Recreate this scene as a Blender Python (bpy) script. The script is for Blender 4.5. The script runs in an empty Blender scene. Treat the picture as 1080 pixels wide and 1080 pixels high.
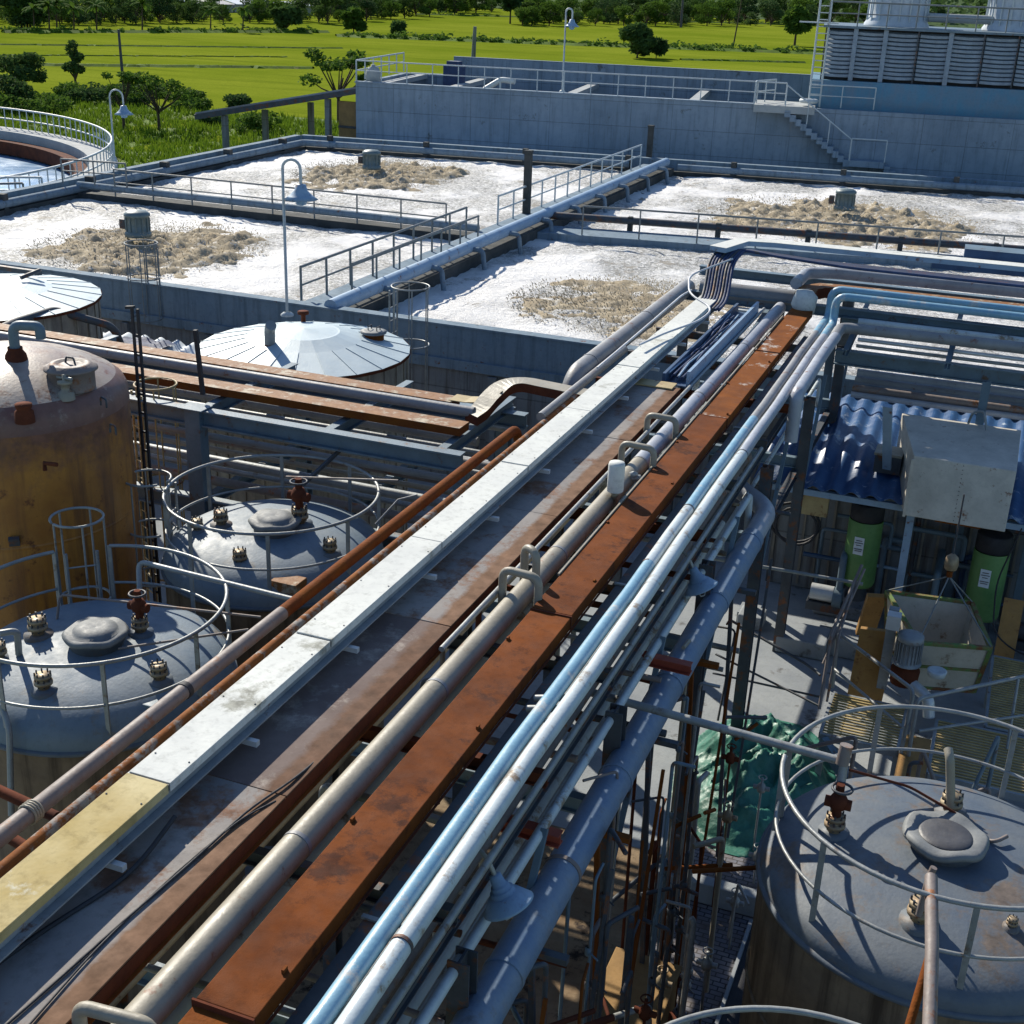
import bpy, math, random
import numpy as np
from mathutils import Vector, Matrix, noise
random.seed(7)
R = math.radians
# ------------------------------------------------------------------ camera
H = 12.0
yaw, pitch, roll, F = R(20.75), R(22.65), R(2.2), 1360.0
_cy, _sy, _cp, _sp = math.cos(yaw), math.sin(yaw), math.cos(pitch), math.sin(pitch)
fw = Vector((-_sy*_cp, _cy*_cp, -_sp)); rt = Vector((_cy, _sy, 0)); up = rt.cross(fw)
rt, up = math.cos(roll)*rt + math.sin(roll)*up, -math.sin(roll)*rt + math.cos(roll)*up
C = bpy.context.scene.collection
cam = bpy.data.cameras.new('camera'); camo = bpy.data.objects.new('camera', cam); C.objects.link(camo)
camo.matrix_world = Matrix((( rt.x, up.x, -fw.x, 0), (rt.y, up.y, -fw.y, 0), (rt.z, up.z, -fw.z, H), (0, 0, 0, 1)))
cam.sensor_width = 36; cam.lens = 36*F/1080; cam.clip_end = 6000; cam.clip_start = .1
bpy.context.scene.camera = camo
# ------------------------------------------------------------------ light
AZ = math.atan2(-.77, .64); EL = R(34)
w = bpy.data.worlds.new('World'); bpy.context.scene.world = w; w.use_nodes = True
nt = w.node_tree; bg = nt.nodes['Background']; sk = nt.nodes.new('ShaderNodeTexSky')
sk.sky_type = 'NISHITA'; sk.sun_disc = False; sk.sun_elevation = EL; sk.sun_rotation = AZ; sk.dust_density = .4; sk.ozone_density = 5
nt.links.new(sk.outputs[0], bg.inputs[0]); bg.inputs[1].default_value = .10
sun = bpy.data.lights.new('sun', 'SUN'); sun.energy = 4.8; sun.angle = R(.5); sun.color = (1, .93, .80)
suno = bpy.data.objects.new('sun', sun); C.objects.link(suno)
sd = Vector((math.sin(AZ)*math.cos(EL), math.cos(AZ)*math.cos(EL), math.sin(EL)))
suno.rotation_euler = sd.to_track_quat('Z', 'Y').to_euler(); suno.location = (-20, 20, 40)
sc = bpy.context.scene
sc.view_settings.view_transform = 'Standard'; sc.view_settings.look = 'None'; sc.view_settings.gamma = 1; sc.view_settings.exposure = .55
# ------------------------------------------------------------------ pixel -> point helpers
def ray(x, y): return fw + rt*((x-540)/F) - up*((y-540)/F)
def Pz(x, y, z): d = ray(x, y); d = d*((z-H)/d.z); return Vector((d.x, d.y, z))
def Py(x, y, Y): d = ray(x, y); d = d*(Y/d.y); return Vector((d.x, Y, d.z+H))
def Px(x, y, X): d = ray(x, y); d = d*(X/d.x); return Vector((X, d.y, d.z+H))
V = Vector
# ------------------------------------------------------------------ materials
def nodes(name, rough=.6, metal=0):
    m = bpy.data.materials.new(name); m.use_nodes = True; t = m.node_tree; b = t.nodes['Principled BSDF']
    b.inputs['Roughness'].default_value = rough; b.inputs['Metallic'].default_value = metal
    return m, t, b
def N(t, ty, **k):
    n = t.nodes.new(ty)
    for a, v in k.items():
        if isinstance(v, (int, float, tuple)) and a in n.inputs: n.inputs[a].default_value = v
        else: setattr(n, a, v)
    return n
def noisef(t, sc, lo, hi, vec, det=6, rgh=.6):
    n = N(t, 'ShaderNodeTexNoise'); n.inputs['Scale'].default_value = sc; n.inputs['Detail'].default_value = det; n.inputs['Roughness'].default_value = rgh
    t.links.new(vec, n.inputs['Vector']); r = N(t, 'ShaderNodeMapRange'); r.inputs[1].default_value = lo; r.inputs[2].default_value = hi
    t.links.new(n.outputs['Fac'], r.inputs[0]); return r.outputs[0]
def mixc(t, fac, a, b):
    m = N(t, 'ShaderNodeMix', data_type='RGBA')
    for s, v in ((6, a), (7, b)):
        if isinstance(v, tuple): m.inputs[s].default_value = (*v, 1)
        else: t.links.new(v, m.inputs[s])
    if isinstance(fac, float): m.inputs[0].default_value = fac
    else: t.links.new(fac, m.inputs[0])
    return m.outputs[2]
MATS = {}
def M(name, c1, c2=None, sc=3, rust=0, rc=(.20, .065, .018), rs=4, streak=0, sc_=(.10, .05, .03), rough=.6, metal=0, bump=.15, bs=25, edge=None, dirt=.35, joint=0):
    m, t, b = nodes(name, rough, metal); L = t.links
    if rough >= .72: b.inputs['Specular IOR Level'].default_value = .12
    tc = N(t, 'ShaderNodeTexCoord').outputs['Object']
    c2 = c2 or tuple(x*.72 for x in c1)
    col = mixc(t, noisef(t, sc, .35, .68, tc), c1, c2)
    f2 = noisef(t, sc*7, .5, .75, tc, 8, .7); mm = N(t, 'ShaderNodeMath', operation='MULTIPLY'); L.new(f2, mm.inputs[0]); mm.inputs[1].default_value = dirt
    col = mixc(t, mm.outputs[0], col, tuple(x*.45 for x in c1))
    if streak:
        mp = N(t, 'ShaderNodeMapping'); mp.inputs['Scale'].default_value = (1, 1, .07); L.new(tc, mp.inputs[0])
        f = noisef(t, 5, .48, .7, mp.outputs[0], 5, .65); mm = N(t, 'ShaderNodeMath', operation='MULTIPLY'); L.new(f, mm.inputs[0]); mm.inputs[1].default_value = streak
        col = mixc(t, mm.outputs[0], col, sc_)
    if rust:
        n = noisef(t, rs, .62-rust*.35, .70-rust*.33, tc, 10, .72)
        rr = mixc(t, noisef(t, 9, .3, .7, tc), rc, tuple(x*.5 for x in rc)); col = mixc(t, n, col, rr)
    if joint:   # formwork panel joints
        sp = N(t, 'ShaderNodeSeparateXYZ'); L.new(tc, sp.inputs[0]); cb = N(t, 'ShaderNodeCombineXYZ'); ad = N(t, 'ShaderNodeMath', operation='ADD'); L.new(sp.outputs[0], ad.inputs[0]); L.new(sp.outputs[1], ad.inputs[1]); L.new(ad.outputs[0], cb.inputs[0]); L.new(sp.outputs[2], cb.inputs[1])
        br = N(t, 'ShaderNodeTexBrick'); br.inputs['Scale'].default_value = 1; br.inputs['Brick Width'].default_value = 2.44; br.inputs['Row Height'].default_value = 1.22; br.inputs['Mortar Size'].default_value = .018; br.offset = 0; L.new(cb.outputs[0], br.inputs[0])
        br.inputs['Color1'].default_value = (1, 1, 1, 1); br.inputs['Color2'].default_value = (.88, .89, .90, 1); br.inputs['Mortar'].default_value = (.62, .62, .62, 1)
        ml = N(t, 'ShaderNodeMix', data_type='RGBA', blend_type='MULTIPLY'); ml.inputs[0].default_value = 1; L.new(col, ml.inputs[6]); L.new(br.outputs[0], ml.inputs[7]); col = ml.outputs[2]
    if edge:   # stain growing in from one edge: (axis, from, to, colour)
        sp = N(t, 'ShaderNodeSeparateXYZ'); L.new(tc, sp.inputs[0])
        nn = N(t, 'ShaderNodeTexNoise'); nn.inputs['Scale'].default_value = 3.5; nn.inputs['Detail'].default_value = 9; nn.inputs['Roughness'].default_value = .7; L.new(tc, nn.inputs['Vector'])
        a = N(t, 'ShaderNodeMath', operation='MULTIPLY_ADD'); L.new(nn.outputs['Fac'], a.inputs[0]); a.inputs[1].default_value = (edge[2]-edge[1])*3.0; L.new(sp.outputs[edge[0]], a.inputs[2])
        o = (edge[2]-edge[1])*1.5
        r = N(t, 'ShaderNodeMapRange'); r.inputs[1].default_value = edge[1]+o; r.inputs[2].default_value = edge[2]+o; L.new(a.outputs[0], r.inputs[0])
        col = mixc(t, r.outputs[0], col, mixc(t, noisef(t, 6, .3, .7, tc), edge[3], tuple(x*.5 for x in edge[3])))
    L.new(col, b.inputs['Base Color'])
    rf = noisef(t, sc*3, .2, .8, tc); rm = N(t, 'ShaderNodeMapRange'); L.new(rf, rm.inputs[0]); rm.inputs[3].default_value = max(.08, rough-.12); rm.inputs[4].default_value = min(1, rough+.15); L.new(rm.outputs[0], b.inputs['Roughness'])
    if bump:
        bn = N(t, 'ShaderNodeBump'); bn.inputs['Strength'].default_value = bump; bn.inputs['Distance'].default_value = .02
        nn = N(t, 'ShaderNodeTexNoise'); nn.inputs['Scale'].default_value = bs; nn.inputs['Detail'].default_value = 8; L.new(tc, nn.inputs['Vector']); L.new(nn.outputs['Fac'], bn.inputs['Height']); L.new(bn.outputs[0], b.inputs['Normal'])
    MATS[name] = m; return m
RUSTC = (.18, .055, .009)
M('rust', RUSTC, (.13, .035, .010), 3, rough=.85, bump=.3, bs=40)
M('rust_bright', (.17, .046, .007), (.095, .026, .006), 1.7, rust=.24, rc=(.075, .022, .008), rs=2.2, rough=.8, bump=.2, bs=90, dirt=.7)
M('rust_dark', (.13, .038, .018), (.065, .022, .014), 3, rough=.9)
M('rust_patchy', (.24, .10, .02), (.14, .045, .012), 3, rust=.3, rc=(.50, .42, .30), rs=3, rough=.7)
M('galv', (.62, .64, .64), (.48, .50, .51), 2, rough=.38, metal=.35, dirt=.2)
M('galv_white', (.56, .57, .54), (.66, .67, .62), 1.6, rough=.72, dirt=.5, rust=.14, rc=(.42, .42, .36), rs=1.7)
M('duct_patch', (.22, .066, .008), (.12, .036, .008), 2.5, rust=.14, rc=(.60, .56, .50), rs=2, rough=.8)
M('galv_yellow_glint', (.36, .27, .10), (.52, .44, .24), 1.1, rough=.74, dirt=.6, rust=.06, rc=(.70, .66, .50), rs=2)  # near cover panel: yellowish reflection and glints put into the base colour
M('galv_dull', (.30, .32, .33), (.20, .22, .23), 2.5, rust=.1, rough=.55, metal=.2)
M('tray', (.30, .275, .25), (.19, .18, .18), 1.0, rough=.75, edge=(0, .28, .335, (.22, .125, .075)), dirt=.7, rust=.28, rc=(.24, .135, .09), rs=1.3)
M('tray_dark', (.19, .15, .135), (.13, .095, .085), 1.2, rough=.75, edge=(0, .26, .34, (.17, .095, .06)), rust=.2, rc=(.36, .31, .27), rs=1.6)
M('pipe_tan', (.30, .27, .21), (.22, .20, .15), 2, rust=.06, rough=.5)
M('pipe_grey', (.24, .245, .25), (.18, .18, .185), 2, rust=.08, rough=.5)
M('pipe_lav', (.36, .38, .42), (.27, .29, .33), 2, rust=.03, rough=.42)
M('pipe_blue', (.15, .31, .43), (.22, .38, .48), 1.5, rust=.2, rc=(.55, .56, .54), rs=2.2, rough=.4)
M('pipe_white', (.52, .58, .59), (.42, .48, .51), 1.5, rust=.2, rc=(.30, .22, .14), rs=2.6, rough=.4)
M('pipe_big', (.13, .20, .31), (.20, .25, .31), 3, rust=.14, rc=(.24, .26, .30), rs=3, rough=.45)
M('pipe_brown', (.17, .135, .12), (.22, .19, .175), 3, rust=.2, rc=(.30, .11, .03), rs=3, rough=.6)
M('steel_blue', (.13, .19, .235), (.09, .135, .17), 2, rust=.10, rc=(.16, .09, .05), rough=.55)
M('steel_paleblue', (.27, .38, .50), (.20, .30, .42), 2, rust=.05, rough=.5)
M('steel_navy', (.035, .085, .17), (.02, .05, .11), 2, rough=.5)
M('steel_dark', (.06, .07, .08), (.035, .04, .05), 3, rust=.25, rough=.6)
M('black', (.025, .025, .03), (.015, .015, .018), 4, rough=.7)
M('tank_blue', (.12, .17, .22), (.18, .215, .24), 1.4, rust=.08, rc=(.22, .20, .17), rs=1.5, rough=.6, dirt=.4)
M('tank_grey', (.07, .095, .13), (.125, .14, .15), 1.4, rust=.24, rc=(.16, .125, .10), rs=1.3, rough=.6, dirt=.4)
M('tank_wall', (.23, .165, .105), (.14, .105, .075), 2, streak=.9, sc_=(.05, .035, .025), rough=.75)
M('tank_rust', (.44, .19, .03), (.29, .11, .02), 1.3, edge=(2, 5.4, 6.1, (.20, .085, .05)), streak=.85, sc_=(.13, .05, .02), rust=.12, rough=.45)
M('dome_rust', (.36, .31, .26), (.22, .15, .12), 1.6, rust=.22, rc=(.22, .10, .06), rough=.45)
M('shoulder_rust', (.20, .10, .07), (.14, .07, .06), 2, rust=.2, rc=(.30, .20, .15), streak=.5, rough=.5)
M('silver', (.42, .50, .53), (.34, .42, .46), .9, rough=.5, metal=.05, dirt=.2)
M('silver_wall', (.30, .27, .21), (.20, .17, .14), 3, streak=.8, sc_=(.08, .07, .06), rough=.7)
M('brass', (.33, .27, .17), (.22, .15, .09), 9, rust=.2, rough=.5, metal=.3)
M('lid', (.20, .21, .21), (.13, .14, .145), 5, rough=.65)
M('lid_dark', (.05, .05, .055), (.08, .08, .085), 5, rough=.5)
M('rail', (.30, .31, .30), (.21, .22, .22), 5, rust=.12, rc=(.20, .15, .11), rough=.45, metal=.25)
M('rail_far', (.52, .56, .56), (.42, .46, .47), 3, rough=.5)
M('rail_dark', (.13, .155, .16), (.20, .21, .21), 3, rust=.1, rough=.6)
M('conc_wall', (.29, .35, .41), (.22, .28, .34), .5, streak=.5, sc_=(.12, .15, .17), rust=.05, rc=(.15, .16, .15), rs=.9, rough=.85, joint=1, bump=.25)
M('conc_blue', (.155, .215, .27), (.21, .27, .32), 1.1, streak=.5, sc_=(.06, .08, .09), rust=.05, rough=.8, bump=.3)
M('conc_stained', (.24, .25, .25), (.19, .20, .21), 1.2, streak=.95, sc_=(.09, .075, .065), joint=1, rough=.85, bump=.3)
M('conc_white', (.40, .41, .40), (.31, .33, .33), .8, rough=.8)
M('conc_dark', (.045, .05, .05), (.09, .09, .085), 1.5, rough=.8, bump=.5)
M('basin_blue', (.11, .20, .28), (.07, .22, .34), 1.4, streak=.7, sc_=(.13, .2, .28), rough=.6)
M('louvre', (.26, .32, .38), (.19, .24, .29), 2, streak=.2, rough=.7)
M('froth', (.40, .34, .24), (.27, .22, .15), 1.6, rust=.22, rc=(.72, .69, .62), rs=2.2, rough=.9, bump=.6, bs=18, dirt=.6)
M('froth_drop', (.48, .42, .31), (.34, .28, .19), 3, rough=.8, bump=0)
M('water_blue', (.16, .31, .52), (.28, .43, .60), .25, rough=.2, dirt=.1, bump=.05)  # clarifier water: its bright blue reflection is put into the base colour
M('motor', (.10, .15, .16), (.14, .19, .20), 4, rough=.5)
M('roof_blue', (.018, .06, .16), (.035, .095, .22), 2, rust=.14, rc=(.35, .42, .5), rs=3, rough=.4)
M('roof_pale', (.50, .55, .60), (.38, .43, .48), 2, rough=.6)
M('box_white', (.56, .52, .44), (.42, .39, .33), 2.5, rust=.05, rough=.55)
M('green_cyl', (.10, .235, .07), (.14, .28, .09), 2, rough=.45)
M('paper', (.70, .75, .78), (.6, .65, .68), 20, rough=.7)
M('tarp', (.012, .095, .065), (.04, .20, .15), 1.5, rough=.5, bump=.9, bs=9)
M('hopper_in', (.52, .47, .38), (.40, .36, .28), 2, rust=.1, rc=(.25, .16, .10), rough=.6)
M('green_frame', (.09, .20, .05), (.20, .10, .04), 8, rust=.3, rough=.6)
M('yellow_steel', (.42, .33, .16), (.32, .24, .11), 5, rust=.15, rough=.6)
M('ochre', (.36, .19, .05), (.26, .14, .04), 3, rust=.15, rough=.7)
M('grating', (.50, .38, .16), (.34, .26, .12), 3, rough=.6, metal=.2)
M('cable_navy', (.025, .05, .13), (.015, .03, .08), 5, rough=.7)
M('cable_white', (.6, .62, .64), rough=.5)
M('conc_floor', (.30, .32, .33), (.22, .24, .26), .9, rust=.10, rc=(.11, .10, .09), rs=1.2, rough=.85, bump=.3)
M('soil_floor', (.18, .12, .07), (.26, .20, .13), 1.3, rust=.25, rc=(.045, .035, .03), rs=2, rough=.9, bump=.6, bs=12)
M('wood', (.34, .21, .09), (.24, .15, .07), 3, rough=.8)
M('bark', (.09, .065, .045), (.05, .04, .03), 6, rough=.9)
M('roof_tin', (.30, .33, .36), (.20, .17, .14), .3, rough=.6)
M('red', (.35, .06, .03), (.22, .04, .02), 4, rough=.6)
M('pipe_rusty', (.26, .10, .03), (.17, .06, .02), 4, rust=.3, rc=(.36, .33, .30), rs=5, rough=.8)
def leafmat(name, a, b_):
    m, t, b = nodes(name, .95); b.inputs['Specular IOR Level'].default_value = .1; L = t.links
    oi = N(t, 'ShaderNodeObjectInfo'); g = N(t, 'ShaderNodeNewGeometry')
    col = mixc(t, g.outputs['Random Per Island'], a, b_)
    col = mixc(t, .35, col, mixc(t, oi.outputs['Random'], a, b_))
    L.new(col, b.inputs['Base Color'])
    tr = N(t, 'ShaderNodeBsdfTranslucent'); L.new(col, tr.inputs[0]); mx = N(t, 'ShaderNodeMixShader'); mx.inputs[0].default_value = .3
    L.new(b.outputs[0], mx.inputs[1]); L.new(tr.outputs[0], mx.inputs[2]); L.new(mx.outputs[0], t.nodes['Material Output'].inputs[0])
    MATS[name] = m
leafmat('leaf_dark', (.03, .065, .02), (.085, .14, .035))
leafmat('leaf_mid', (.05, .10, .015), (.10, .17, .025))
leafmat('grass_blade', (.08, .15, .01), (.17, .25, .02))
# field
def fieldmat():
    m, t, b = nodes('paddy', 1); b.inputs['Specular IOR Level'].default_value = 0; L = t.links; tc = N(t, 'ShaderNodeTexCoord').outputs['Object']
    col = mixc(t, noisef(t, .035, .38, .62, tc, 6), (.20, .235, .022), (.135, .18, .012))
    mp = N(t, 'ShaderNodeMapping'); mp.inputs['Scale'].default_value = (.1, 1, 1); mp.inputs['Rotation'].default_value = (0, 0, R(-15)); L.new(tc, mp.inputs[0])
    col = mixc(t, noisef(t, .35, .5, .75, mp.outputs[0], 8, .7), col, (.085, .12, .01))
    col = mixc(t, noisef(t, 2.5, .4, .9, tc, 8, .8), col, (.09, .12, .012))
    L.new(col, b.inputs['Base Color'])
    bn = N(t, 'ShaderNodeBump'); bn.inputs['Strength'].default_value = .5; bn.inputs['Distance'].default_value = .15; nn = N(t, 'ShaderNodeTexNoise'); nn.inputs['Scale'].default_value = 3; nn.inputs['Detail'].default_value = 8
    L.new(tc, nn.inputs['Vector']); L.new(nn.outputs['Fac'], bn.inputs['Height']); L.new(bn.outputs[0], b.inputs['Normal'])
    MATS['paddy'] = m
fieldmat()
M('scrub_ground', (.10, .17, .01), (.06, .10, .01), .25, rust=.12, rc=(.17, .12, .05), rs=.3, rough=.95, bump=1, bs=3)
M('hill_ground', (.05, .10, .02), (.03, .06, .015), .05, rough=.95)
def foammat():
    m, t, b = nodes('foam', .65); L = t.links; tc = N(t, 'ShaderNodeTexCoord').outputs['Object']
    col = mixc(t, noisef(t, .35, .42, .62, tc, 5), (.93, .92, .90), (.80, .79, .77))
    crust = noisef(t, .18, .45, .53, tc, 5, .6); gr = noisef(t, 7, .42, .56, tc, 7, .85)
    mm = N(t, 'ShaderNodeMath', operation='MULTIPLY'); L.new(crust, mm.inputs[0]); L.new(gr, mm.inputs[1]); col = mixc(t, mm.outputs[0], col, (.24, .24, .22))
    ck = noisef(t, .7, .585, .62, tc, 9, .78); col = mixc(t, ck, col, (.30, .27, .22))
    L.new(col, b.inputs['Base Color'])
    bn = N(t, 'ShaderNodeBump'); bn.inputs['Strength'].default_value = 1; bn.inputs['Distance'].default_value = .22; nn = N(t, 'ShaderNodeTexNoise'); nn.inputs['Scale'].default_value = 4; nn.inputs['Detail'].default_value = 10; nn.inputs['Roughness'].default_value = .75
    L.new(tc, nn.inputs['Vector']); L.new(nn.outputs['Fac'], bn.inputs['Height']); L.new(bn.outputs[0], b.inputs['Normal']); MATS['foam'] = m
foammat()
def brickmat():
    m, t, b = nodes('block_floor', .8); L = t.links; tc = N(t, 'ShaderNodeTexCoord').outputs['Object']
    br = N(t, 'ShaderNodeTexBrick'); br.inputs['Scale'].default_value = 3; br.inputs['Mortar Size'].default_value = .03; L.new(tc, br.inputs[0])
    br.inputs['Color1'].default_value = (.13, .14, .18, 1); br.inputs['Color2'].default_value = (.20, .19, .20, 1); br.inputs['Mortar'].default_value = (.03, .03, .035, 1)
    L.new(mixc(t, noisef(t, 2, .4, .7, tc), br.outputs[0], (.10, .075, .06)), b.inputs['Base Color']); MATS['block_floor'] = m
brickmat()
# ------------------------------------------------------------------ mesh builder
class MB:
    def __init__(s): s.v = []; s.f = []; s.sm = []
    def add(s, vs, fs, sm=False):
        k = len(s.v); s.v += [tuple(p) for p in vs]; s.f += [tuple(i+k for i in f) for f in fs]; s.sm += [sm]*len(fs); return s
    def hexa(s, b, t):   # 4 bottom, 4 top points (ccw)
        return s.add(list(b)+list(t), [(3, 2, 1, 0), (4, 5, 6, 7), (0, 1, 5, 4), (1, 2, 6, 5), (2, 3, 7, 6), (3, 0, 4, 7)])
    def box(s, x0, x1, y0, y1, z0, z1):
        return s.hexa([(x0, y0, z0), (x1, y0, z0), (x1, y1, z0), (x0, y1, z0)], [(x0, y0, z1), (x1, y0, z1), (x1, y1, z1), (x0, y1, z1)])
    def beam(s, a, b, w, h, off=0):   # rectangular bar, h vertical-ish
        a, b = V(a), V(b); d = (b-a).normalized(); u = V((0, 0, 1)) if abs(d.z) < .95 else V((0, 1, 0))
        r = d.cross(u).normalized(); u = r.cross(d)
        q = [(-w/2, -h/2), (w/2, -h/2), (w/2, h/2), (-w/2, h/2)]
        A = [a+r*i+u*(j+off) for i, j in q]; B = [b+r*i+u*(j+off) for i, j in q]
        return s.add(A+B, [(0, 1, 2, 3), (7, 6, 5, 4), (0, 4, 5, 1), (1, 5, 6, 2), (2, 6, 7, 3), (3, 7, 4, 0)])
    def ibeam(s, a, b, w, h):
        s.beam(a, b, w, h*.1, h*.45); s.beam(a, b, w, h*.1, -h*.45); s.beam(a, b, w*.12, h*.8); return s
    def tube(s, pts, r, n=10, closed=False, bend=0, cap=True):
        pts = [V(p) for p in pts]
        if bend and len(pts) > 2:
            o = [pts[0]]
            for i in range(1, len(pts)-1):
                p, a, c = pts[i], pts[i-1], pts[i+1]; da = (a-p); dc = (c-p); bb = min(bend, da.length*.48, dc.length*.48); p0 = p+da.normalized()*bb; p1 = p+dc.normalized()*bb
                for k in range(6): tt = k/5; o.append(p0*(1-tt)**2+p*2*tt*(1-tt)+p1*tt*tt)
            o.append(pts[-1]); pts = o
        m = len(pts); rings = []; prev = None
        for i, p in enumerate(pts):
            if closed: d = pts[(i+1) % m]-pts[i-1]
            else: d = (pts[min(i+1, m-1)]-pts[max(i-1, 0)])
            if d.length < 1e-9: d = V((0, 0, 1))
            d.normalize()
            if prev is None: x = d.orthogonal().normalized()
            else: x = (prev-d*prev.dot(d)); x = x.normalized() if x.length > 1e-6 else d.orthogonal().normalized()
            prev = x; y = d.cross(x); rr = r[i] if isinstance(r, list) else r
            rings.append([p+(x*math.cos(2*math.pi*k/n)+y*math.sin(2*math.pi*k/n))*rr for k in range(n)])
        vs = [q for g in rings for q in g]; fs = []
        for i in range(m if closed else m-1):
            j = (i+1) % m; sh = 0
            if closed and i == m-1:
                ds = [(rings[0][k]-rings[i][0]).length for k in range(n)]; sh = ds.index(min(ds))
            for k in range(n): k2 = (k+1) % n; fs.append((i*n+k, i*n+k2, j*n+(k2+sh) % n, j*n+(k+sh) % n))
        s.add(vs, fs, True)
        if cap and not closed:
            s.add(rings[0], [tuple(range(n))[::-1]]); s.add(rings[-1], [tuple(range(n))])
        return s
    def lathe(s, c, prof, n=32, a0=0, a1=2*math.pi, sm=True, ry=1):   # prof [(r,z)], c centre
        full = abs(a1-a0-2*math.pi) < 1e-6; k = n if full else n+1; vs = []; fs = []
        for r, z in prof:
            for i in range(k): a = a0+(a1-a0)*i/n; vs.append((c[0]+r*math.cos(a), c[1]+r*math.sin(a)*ry, c[2]+z))
        for j in range(len(prof)-1):
            for i in range(n): i2 = (i+1) % k; fs.append((j*k+i, j*k+i2, (j+1)*k+i2, (j+1)*k+i))
        return s.add(vs, fs, sm)
    def sweep(s, pts, sec, closed=True):   # section (side, up) swept horizontally-ish
        pts = [V(p) for p in pts]; m = len(pts); n = len(sec); vs = []; fs = []
        for i, p in enumerate(pts):
            d = (pts[min(i+1, m-1)]-pts[max(i-1, 0)]); d.z = 0; d.normalize(); r = V((d.y, -d.x, 0))
            vs += [p+r*a+V((0, 0, b)) for a, b in sec]
        for i in range(m-1):
            for k in range(n if closed else n-1): k2 = (k+1) % n; fs.append((i*n+k, i*n+k2, (i+1)*n+k2, (i+1)*n+k))
        if closed: fs += [tuple(range(n))[::-1], tuple((m-1)*n+k for k in range(n))]
        return s.add(vs, fs)
    def build(s, name, mat, parent=None, org=None, bevel=0, **tags):
        me = bpy.data.meshes.new(name)
        if parent is not None and org is None: org = V(parent['_o']) if '_o' in parent else V((0, 0, 0))
        org = V(org) if org is not None else V((0, 0, 0))
        me.from_pydata([(p[0]-org[0], p[1]-org[1], p[2]-org[2]) for p in s.v], [], s.f)
        me.polygons.foreach_set('use_smooth', s.sm); me.materials.append(MATS[mat]); me.update()
        o = bpy.data.objects.new(name, me); C.objects.link(o)
        if parent is not None: o.parent = parent; o['_o'] = tuple(org)
        else: o.location = org; o['_o'] = tuple(org)
        if bevel:
            md = o.modifiers.new('bevel', 'BEVEL'); md.width = bevel; md.segments = 2; md.limit_method = 'ANGLE'; md.angle_limit = .7
        for k, v in tags.items(): o[k] = v
        return o
def thing(name, label, cat, loc=(0, 0, 0), group=None, rz=0):
    o = bpy.data.objects.new(name, None); C.objects.link(o); o.location = loc; o.rotation_euler = (0, 0, rz); o.empty_display_size = .2
    o['label'] = label; o['category'] = cat; o['_o'] = tuple(loc)
    if group: o['group'] = group
    return o
def one(name, mb, mat, label, cat, group=None, org=None, bevel=0):   # a thing that is one mesh
    if org is None:
        a = np.array(mb.v); org = (float(a[:, 0].mean()), float(a[:, 1].mean()), float(a[:, 2].min()))
    o = mb.build(name, mat, None, org, bevel); o['label'] = label; o['category'] = cat
    if group: o['group'] = group
    return o
def struct(name, mb, mat, kind='structure', org=None):
    o = mb.build(name, mat, None, org); o['kind'] = kind; return o
def copy_thing(o, loc, label=None, rz=None, scale=None):
    c = o.copy(); C.objects.link(c); c.location = loc
    if label: c['label'] = label
    if rz is not None: c.rotation_euler = (0, 0, rz)
    if scale: c.scale = scale
    for ch in o.children:
        d = ch.copy(); C.objects.link(d); d.parent = c
        for g in ch.children: e = g.copy(); C.objects.link(e); e.parent = d
    return c
def circ(c, r, z, a0=0, a1=2*math.pi, n=48, closed=True):
    return [V((c[0]+r*math.cos(a0+(a1-a0)*i/n), c[1]+r*math.sin(a0+(a1-a0)*i/n), z)) for i in range(n if closed else n+1)]
def railing(pts, label, h=1.0, sp=1.5, r=.022, mat='rail_far', cat='railing', group=None, mid=True, low=False, name='guard_rail', tv=8):
    pts = [V(p) for p in pts]; t = thing(name, label, cat, pts[0], group); u = V((0, 0, 1))
    MB().tube([p+u*h for p in pts], r*1.15, tv, bend=.12).build('top_rail', mat, t)
    if mid: MB().tube([p+u*h*.52 for p in pts], r*.85, tv).build('mid_rail', mat, t)
    if low: MB().tube([p+u*h*.1 for p in pts], r*.8, tv).build('low_rail', mat, t)
    for i in range(len(pts)-1):
        d = (pts[i+1]-pts[i]); n = max(1, round(d.length/sp))
        for k in range(n+(1 if i == len(pts)-2 else 0)):
            p = pts[i]+d*(k/n); MB().tube([p, p+u*h], r, 6).build('post', mat, t)
    return t
# ================================================================== SETTING
def grid(x0, x1, y0, y1, st, zf):
    nx = max(1, int((x1-x0)/st)); ny = max(1, int((y1-y0)/st)); m = MB(); vs = []
    for j in range(ny+1):
        for i in range(nx+1):
            x = x0+(x1-x0)*i/nx; y = y0+(y1-y0)*j/ny; vs.append((x, y, zf(x, y)))
    m.add(vs, [(j*(nx+1)+i, j*(nx+1)+i+1, (j+1)*(nx+1)+i+1, (j+1)*(nx+1)+i) for j in range(ny) for i in range(nx)], True); return m
struct('ground', MB().add([(-3500, -60, -.03), (2500, -60, -.03), (2500, 5000, -.03), (-3500, 5000, -.03)], [(0, 1, 2, 3)]), 'paddy', org=(0, 0, 0))
struct('yard_floor', MB().box(-45, 14, 0, 28.3, -.3, 0), 'conc_floor', org=(0, 0, 0))
struct('dirt_floor', MB().add([(-7.5, 3, .004), (-2.0, 3, .004), (-2.0, 15.6, .004), (-7.5, 15.6, .004)], [(0, 1, 2, 3)]), 'soil_floor', org=(0, 0, 0))
struct('block_paving', MB().add([(-2.9, 4, .008), (-1.2, 4, .008), (-1.2, 16.4, .008), (-2.9, 16.4, .008)], [(0, 1, 2, 3)]), 'block_floor', org=(0, 0, 0))
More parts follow.
